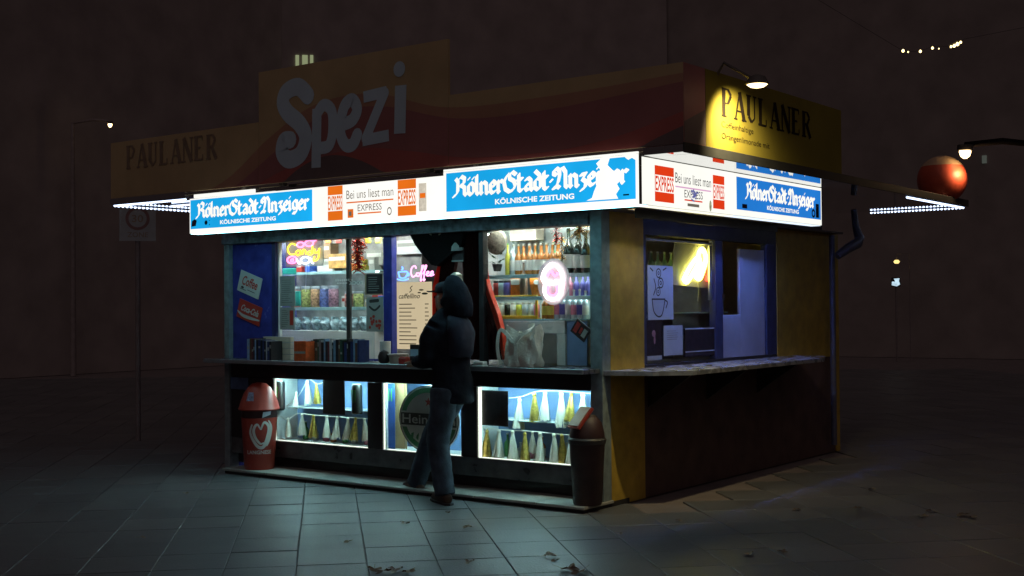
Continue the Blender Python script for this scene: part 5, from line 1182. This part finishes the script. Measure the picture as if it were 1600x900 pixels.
def limb(mb, pts, rr, n=12, sub=4):
    if abs((V(pts[-1]) - V(pts[0])).normalized().z) > .9: rr = [(r[1], r[0]) if hasattr(r, '__len__') else r for r in rr]
    P_ = smoothline([tuple(p) for p in pts], sub); k = len(pts); R_ = smoothline([(r if hasattr(r, '__len__') else (r, r)) for r in rr], sub)
    mb.tube(P_, R_, n)
m_sk = mat('skin', (.50, .28, .18), .55, var=.05); m_jk = mat('dark_jacket_cloth', (.014, .016, .024), .9, var=.2, spec=.15, bump=.3, bscale=60); m_jn = mat('blue_denim', (.045, .060, .085), .9, var=.35, scale=12, bump=.3, bscale=120)
m_sh = mat('brown_shoe_leather', (.07, .035, .022), .45, var=.2); m_cp = mat('dark_cap_cloth', (.018, .02, .03), .85, var=.2)
hipL, hipR = H(-.06, .10, .92), H(-.02, -.10, .92)
kneL, ankL = H(-.01, .12, .50), H(-.10, .13, .09)
kneR, ankR = H(.31, -.09, .50), H(.54, -.10, .10)
shL, shR = H(-.03, .165, 1.42), H(.04, -.165, 1.42)
elL, haL = H(.03, .21, 1.15), H(.26, .15, 1.13)
elR, haR = H(.14, -.22, 1.17), H(.40, -.19, 1.135)
head = H(.02, .0, 1.64)
body = MB()
limb(body, [H(-.04, 0, .88), H(-.04, 0, 1.05), H(-.04, 0, 1.25), H(-.03, 0, 1.42), H(-.01, 0, 1.50)], [(.10, .13), (.095, .125), (.10, .14), (.085, .12), (.05, .055)])
limb(body, [H(-.01, 0, 1.44), H(.0, 0, 1.56)], [.055, .055], sub=2)
for hp, kn, an in ((hipL, kneL, ankL), (hipR, kneR, ankR)): limb(body, [hp, kn, an], [.075, .052, .038])
for sh_, el, ha in ((shL, elL, haL), (shR, elR, haR)): limb(body, [sh_, el, ha], [.034, .030, .025])
# head: skull, jaw, nose, brow, ears
body.lathe([(.02, -.115), (.05, -.10), (.068, -.05), (.078, .0), (.076, .05), (.055, .10), (.02, .12)], 16, head)
limb(body, [head + fdir * .055 + V((0, 0, -.105)), head + fdir * .065 + V((0, 0, -.05)), head + fdir * .066 + V((0, 0, .03))], [.03, .045, .05], sub=2)
limb(body, [head + fdir * .105 + V((0, 0, .012)), head + fdir * .128 + V((0, 0, -.022))], [.010, .014], 8, 2)
for s_ in (-1, 1): limb(body, [head + ldir * .078 * s_ + V((0, 0, .02)), head + ldir * .082 * s_ - fdir * .008 + V((0, 0, -.03))], [.016, .012], 8, 2)
# hands: palm, four fingers and a thumb each, resting on the counter edge
for ha, el in ((haL, elL), (haR, elR)):
    d = (ha - el).normalized(); d = (d + V((0, .25, -.12))).normalized(); sd = d.cross(V((0, 0, 1))).normalized(); pz = ha + d * .045
    limb(body, [ha, pz, ha + d * .085], [(.026, .020), (.040, .016), (.040, .014)], 10, 2)
    for k, (o_, l) in enumerate(((-.030, .060), (-.010, .072), (.010, .068), (.029, .052))):
        q = ha + d * .083 + sd * o_; limb(body, [q, q + d * l * .55 + V((0, 0, -.006)), q + d * l + V((0, 0, -.026))], [.0095, .009, .0075], 8, 2)
    q = pz + sd * -.034; limb(body, [q, q + d * .03 - sd * .022, q + d * .058 - sd * .026 + V((0, 0, -.01))], [.012, .0105, .009], 8, 2)
skin('body', body, m_sk, .009, 3, .4)
# face marks: eyes, brows, mouth
f_ = MB()
for s_ in (-1, 1): f_.lathe([(.004, -.004), (.010, 0), (.004, .005)], 8, head + fdir * .108 + ldir * .03 * s_ + V((0, 0, .018)), fdir)
f_.build('eyes', mat('eye_dark', (.02, .015, .012), .2), per)
MB().obox(head + fdir * .104 + V((0, 0, -.058)), ldir, (0, 0, 1), fdir, .045, .008, .012).build('mouth', mat('lip', (.3, .11, .09), .5), per)
# jeans
jn = MB()
limb(jn, [H(-.05, 0, 1.02), H(-.05, 0, .94), H(-.06, .0, .86)], [(.125, .160), (.135, .168), (.115, .155)])
limb(jn, [hipL, H(-.06, .115, .74), kneL, H(-.05, .125, .30), ankL, H(-.10, .13, .085)], [.112, .108, .096, .088, .086, .088])
limb(jn, [hipR, H(.14, -.10, .74), kneR, H(.43, -.095, .30), ankR, H(.548, -.10, .105)], [.112, .108, .096, .086, .084, .086])
limb(jn, [H(-.10, .07, .93), H(-.11, .07, .86)], [.075, .08], sub=2); limb(jn, [H(-.10, -.06, .93), H(-.10, -.06, .86)], [.075, .08], sub=2)
skin('jeans', jn, m_jn, .013, 5, .5, .013, .07)
# jacket
jk = MB()
limb(jk, [H(-.05, 0, .80), H(-.05, 0, .90), H(-.05, 0, 1.10), H(-.06, 0, 1.28), H(-.04, 0, 1.42), H(-.01, 0, 1.52)], [(.165, .190), (.160, .188), (.138, .178), (.145, .195), (.130, .185), (.08, .095)], 16)
limb(jk, [shL + V((0, 0, -.01)), H(-.02, .09, 1.475), H(-.01, 0, 1.51), H(.02, -.09, 1.475), shR + V((0, 0, -.01))], [.078, .078, .085, .078, .078])
limb(jk, [shL + V((0, 0, -.02)), H(.0, .20, 1.29), elL, H(.14, .18, 1.135), H(.21, .165, 1.132)], [.094, .084, .070, .056, .046])
limb(jk, [shR + V((0, 0, -.02)), H(.09, -.23, 1.30), elR, H(.25, -.22, 1.15), H(.36, -.195, 1.137)], [.10, .085, .070, .055, .045])
skin('jacket', jk, m_jk, .015, 6, .5, .034, .11)
bp_ = MB(); limb(bp_, [H(-.17, .02, 1.18), H(-.195, .02, 1.32), H(-.165, .02, 1.43), H(-.10, .02, 1.49)], [(.075, .12), (.085, .14), (.08, .13), (.05, .09)], 14)
skin('backpack', bp_, mat('backpack_cloth', (.018, .022, .042), .85, var=.2), .015, 6, .5, .018, .1)
# hood pulled over the cap, and the cap's peak
hd = MB(); limb(hd, [H(-.15, 0, 1.49), H(-.14, 0, 1.58), H(-.095, 0, 1.69), H(-.045, .0, 1.735), H(.0, .0, 1.745)], [(.09, .11), (.112, .12), (.100, .115), (.082, .108), (.055, .09)], 14)
limb(hd, [H(-.08, 0, 1.61), H(-.055, 0, 1.66)], [.110, .108], 14, 2); limb(hd, [H(-.10, 0, 1.46), H(-.05, 0, 1.485), H(-.015, 0, 1.49)], [.095, .085, .07], 12, 2)
skin('hood', hd, m_jk, .014, 5, .5, .014, .08)
cp = MB(); limb(cp, [head + V((0, 0, .05)), head + V((0, 0, .12)), head + V((0, 0, .145))], [(.098, .095), (.088, .084), (.03, .03)], 14, 3)
pk = MB(); 
for th in (0, 1):
    pass
arc = [(.06, -.085), (.13, -.080), (.185, -.055), (.20, 0), (.185, .055), (.13, .080), (.06, .085)]
pk.slab([head + fdir * a + ldir * l + V((0, 0, .082 - a * .10 + (-.012 if abs(l) > .07 else 0))) for a, l in arc], (0, 0, .008))
skin('cap_crown', cp, m_cp, .012, 3); pk.build('cap_peak', m_cp, per)
for an, tw, nm in ((ankL, .10, 0), (ankR, -.05, 1)):
    d = (fdir + V((0, .25 + tw, 0))).normalized(); c = V((an.x, an.y, 0)); s = MB()
    limb(s, [c - d * .075 + V((0, 0, .045)), c + V((0, 0, .055)), c + d * .09 + V((0, 0, .045)), c + d * .22 + V((0, 0, .036))], [(.040, .040), (.050, .056), (.052, .046), (.036, .030)], 12)
    o = skin('shoe', s, m_sh, .010, 4)
    so = MB(); P_ = [(-.11, 0), (-.09, .038), (0, .042), (.14, .054), (.23, .036), (.262, 0), (.23, -.036), (.14, -.054), (0, -.042), (-.09, -.038)]; sd = V((-d.y, d.x, 0))
    so.slab([c + d * a + sd * b_ + V((0, 0, .002)) for a, b_ in P_], (0, 0, .016)); so.build('sole', m_dark, per)

# ================================================================== STREET THINGS
# speed zone sign at the left
sg = GP(214, 560, .0); q = DP(215, 349, 15.0); m_sw = mat('sign_white', (.36, .38, .38), .5, var=.08); m_post = mat('galvanised_post', (.25, .21, .205), .7)
t = thing('speed_zone_sign', 'dim square 30 zone traffic sign on a pole left of the kiosk', 'traffic sign', (q.x, q.y, 0)); n = (CAM_POS - q); n.z = 0; n.normalize(); u = V((-n.y, n.x, 0))
if u.dot(CR) < 0: u = -u
f = Frame(q, u, (0, 0, 1), n)
MB().tube([(q.x, q.y, 0), (q.x, q.y, q.z + .3)], .03, 10).build('pole', m_post, t, True)
b = MB(); frect(b, f, -.21, -.215, .21, .215, .035, .004); b.build('plate', m_sw, t)
b = MB(); fring(b, f, 0, .055, .105, .14, .0405, 32); b.build('red_ring', mat('sign_red', (.24, .12, .11), .5), t)
b = MB(); ftext(b, f, '30', -.065, .01, .13, .09, .0405, .01); ftext(b, f, 'ZONE', -.12, -.17, .24, .06, .0405, .01); b.build('lettering', m_bk2, t)
# street lamps
m_lh = glow('sodium_lamp', (1.0, .66, .30), 7.0)
def street_lamp(label, px, py, depth, size, watts, warm=(1, .66, .34), arm=1.2, pm=None):
    c = DP(px, py, depth); s_ = 1 if px > 800 else -1; ft = V((c.x, c.y, 0)) + CR * arm * s_; ft.z = 0; t = thing('street_lamp', label, 'street lamp', ft)
    P_ = [ft, ft + V((0, 0, c.z * .6)), ft + V((0, 0, c.z + .05)), V((c.x, c.y, c.z + .14)) + CR * .4 * s_, V((c.x, c.y, c.z + .10))]
    MB().tube(P_, [.07, .055, .045, .035, .03], 10).build('pole', pm or mat('lamp_pole_paint', (.31, .26, .25), .8), t, True)
    MB().obox(c + V((0, 0, .07)), CR, (0, 0, 1), FW, size * 2.4, .06, size * 1.3).build('head', m_dark, t)
    b = MB(); b.lathe([(size * .98, .038), (size, .02), (size * .8, -.02), (size * .3, -.045)], 16, c); b.build('lens', m_lh, t)
    if watts:
        l = bpy.data.lights.new('lamp_glow', 'POINT'); l.energy = watts; l.color = warm; l.shadow_soft_size = size; o = bpy.data.objects.new('lamp_glow', l); C.objects.link(o); o.parent = t; o.location = c - ft + V((0, 0, -size - .12))
street_lamp('lit street lamp at right beside the big orange ball', 1508, 241, 13.2, .06, 5, pm=mat('lamp_arm_dark', (.012, .010, .010), .9, spec=.05))
street_lamp('small far street lamp glowing at the left edge', 172, 196, 30, .05, 0, arm=.9)
# big inflatable ball lit by the lamp
bc_ = DP(1472, 281, 13.5); rb = .262
t = thing('inflatable_ball', 'large orange red ball on a short mast above the LED canopy edge', 'ball', (bc_.x, bc_.y, 2.70))
prof = [(max(.004, rb * sin(pi * k / 16)), -rb * cos(pi * k / 16)) for k in range(17)]
MB().lathe(prof[:12], 28, bc_, cap=False).build('red_shell', mat('ball_red', (.62, .10, .05), .45, var=.08), t, True); MB().lathe(prof[11:], 28, bc_, cap=False).build('pale_top', mat('ball_pale_top', (.62, .42, .26), .45, var=.1), t, True)
MB().tube([(bc_.x, bc_.y, 2.701), (bc_.x, bc_.y, bc_.z - rb + .01)], .03, 8).build('mast', m_dark, t)
# string lights high at the right
t = thing('string_lights', 'short string of small warm bulbs hanging high at right', 'string lights', DP(1408, 77, 24)); P_ = [(1180, -60), (1395, 70), (1411, 77), (1422, 80), (1438, 79), (1458, 73), (1480, 72), (1496, 64), (1512, 60), (1720, 20)]
MB().tube([DP(p, q, 24) for p, q in smoothline(P_, 4)], .004, 5).build('wire', m_dark, t)
m_bulb = glow('warm_bulb', (1.0, .74, .32), 4.5)
for px, py, r in ((1411, 77, .028), (1419, 80, .014), (1438, 78, .026), (1457, 73, .024), (1467, 75, .012), (1486, 71, .022), (1491, 69, .03), (1496, 66, .034), (1501, 64, .024)):
    c = DP(px, py, 24); MB().lathe([(r * .3, .0), (r, -r * .8), (r * .9, -r * 1.6), (r * .3, -r * 2.1)], 8, c).build('bulb', m_bulb, t)
# far lit kiosk window seen low at right
q = DP(1400, 440, 34); n = (CAM_POS - q); n.z = 0; n.normalize(); u = CR.copy(); f = Frame(q, u, (0, 0, 1), n)
t = thing('far_shop_sign', 'tiny cold white lit sign far away at right', 'sign', q); b = MB(); frect(b, f, -.13, -.14, .12, .11, 0, .05); b.build('case', m_dark, t); b = MB(); fpoly(b, f, [(-.12, -.10), (.02, -.13), (.11, -.08), (.08, .02), (.10, .09), (-.06, .08), (-.02, .0), (-.11, .0)], .052); b.build('lit_face', glow('cold_far_sign', (.62, .85, 1.0), .9, .3, 12), t); MB().tube([(q.x, q.y, 0), (q.x, q.y, q.z - .14)], .025, 6).build('post', m_post, t)
t = thing('far_lantern', 'tiny yellow lantern above the far white sign', 'lantern', DP(1401, 409, 34)); c = DP(1401, 409, 34)
MB().lathe([(.05, -.05), (.09, 0), (.05, .05)], 8, c).build('globe', glow('yellow_far_lantern', (1.0, .72, .25), 1.4), t); MB().tube([c + V((0, 0, .05)), c + V((0, 0, .22)), c + V((0, 0, .22)) + CR * .35, V((c.x, c.y, 0)) + CR * .35], .015, 6).build('post', m_post, t)

# ================================================================== FALLEN LEAVES
m_leaf = [mat('leaf_%d' % i, c, .7, var=.4, scale=40) for i, c in enumerate([(.28, .24, .17), (.16, .11, .07), (.34, .30, .24)])]
def leaf_mesh(m):
    b = MB(); n = 22; vs = [V((0, 0, .012))]
    for k in range(n):
        a = 2 * pi * k / n; r = (.5 + .5 * abs(sin(a * 2.5 + .3))) * (1.0 + random.uniform(-.15, .15)) * .045
        vs.append(V((r * cos(a), r * .8 * sin(a), .004 + .022 * abs(sin(a)) ** 2 * random.uniform(.4, 1))))
    b.add(vs, [(0, i + 1, (i + 1) % n + 1) for i in range(n)]); b.add([(-.04, -.002, .006), (-.04, .002, .006), (-.09, .003, .012), (-.09, 0, .012)], [(0, 1, 2, 3)]); return b.mesh('fallen_leaf', m)
lm = [leaf_mesh(m_leaf[k % 3]) for k in range(6)]
LV = [(632, 820, 1.1), (732, 826, 1.0), (545, 848, .8), (858, 871, 1.2), (868, 878, .7), (733, 880, 1.0), (890, 893, 1.5), (905, 897, 1.3), (585, 893, 1.3), (600, 896, 1.2), (618, 894, 1.4), (640, 896, 1.2), (220, 842, .8), (290, 772, .8), (1362, 766, .9), (1340, 795, .8), (1245, 798, .9), (1440, 808, 1.1), (1455, 800, 1.0), (1505, 807, 1.2), (1520, 810, 1.0), (1170, 868, 1.0), (1222, 864, .9), (968, 836, .7), (1060, 815, .7), (700, 802, .6)]
for i, (px, py, s) in enumerate(LV):
    c = GP(px, py); o = bpy.data.objects.new('fallen_leaf', random.choice(lm)); C.objects.link(o); o.location = (c.x, c.y, .003); o.rotation_euler = (random.uniform(-.15, .15), random.uniform(-.15, .15), random.uniform(0, 6.3)); o.scale = (s, s, s)
    tag(o, 'dry curled leaf fallen on the dark paving', 'leaf', 'fallen leaves on the paving')
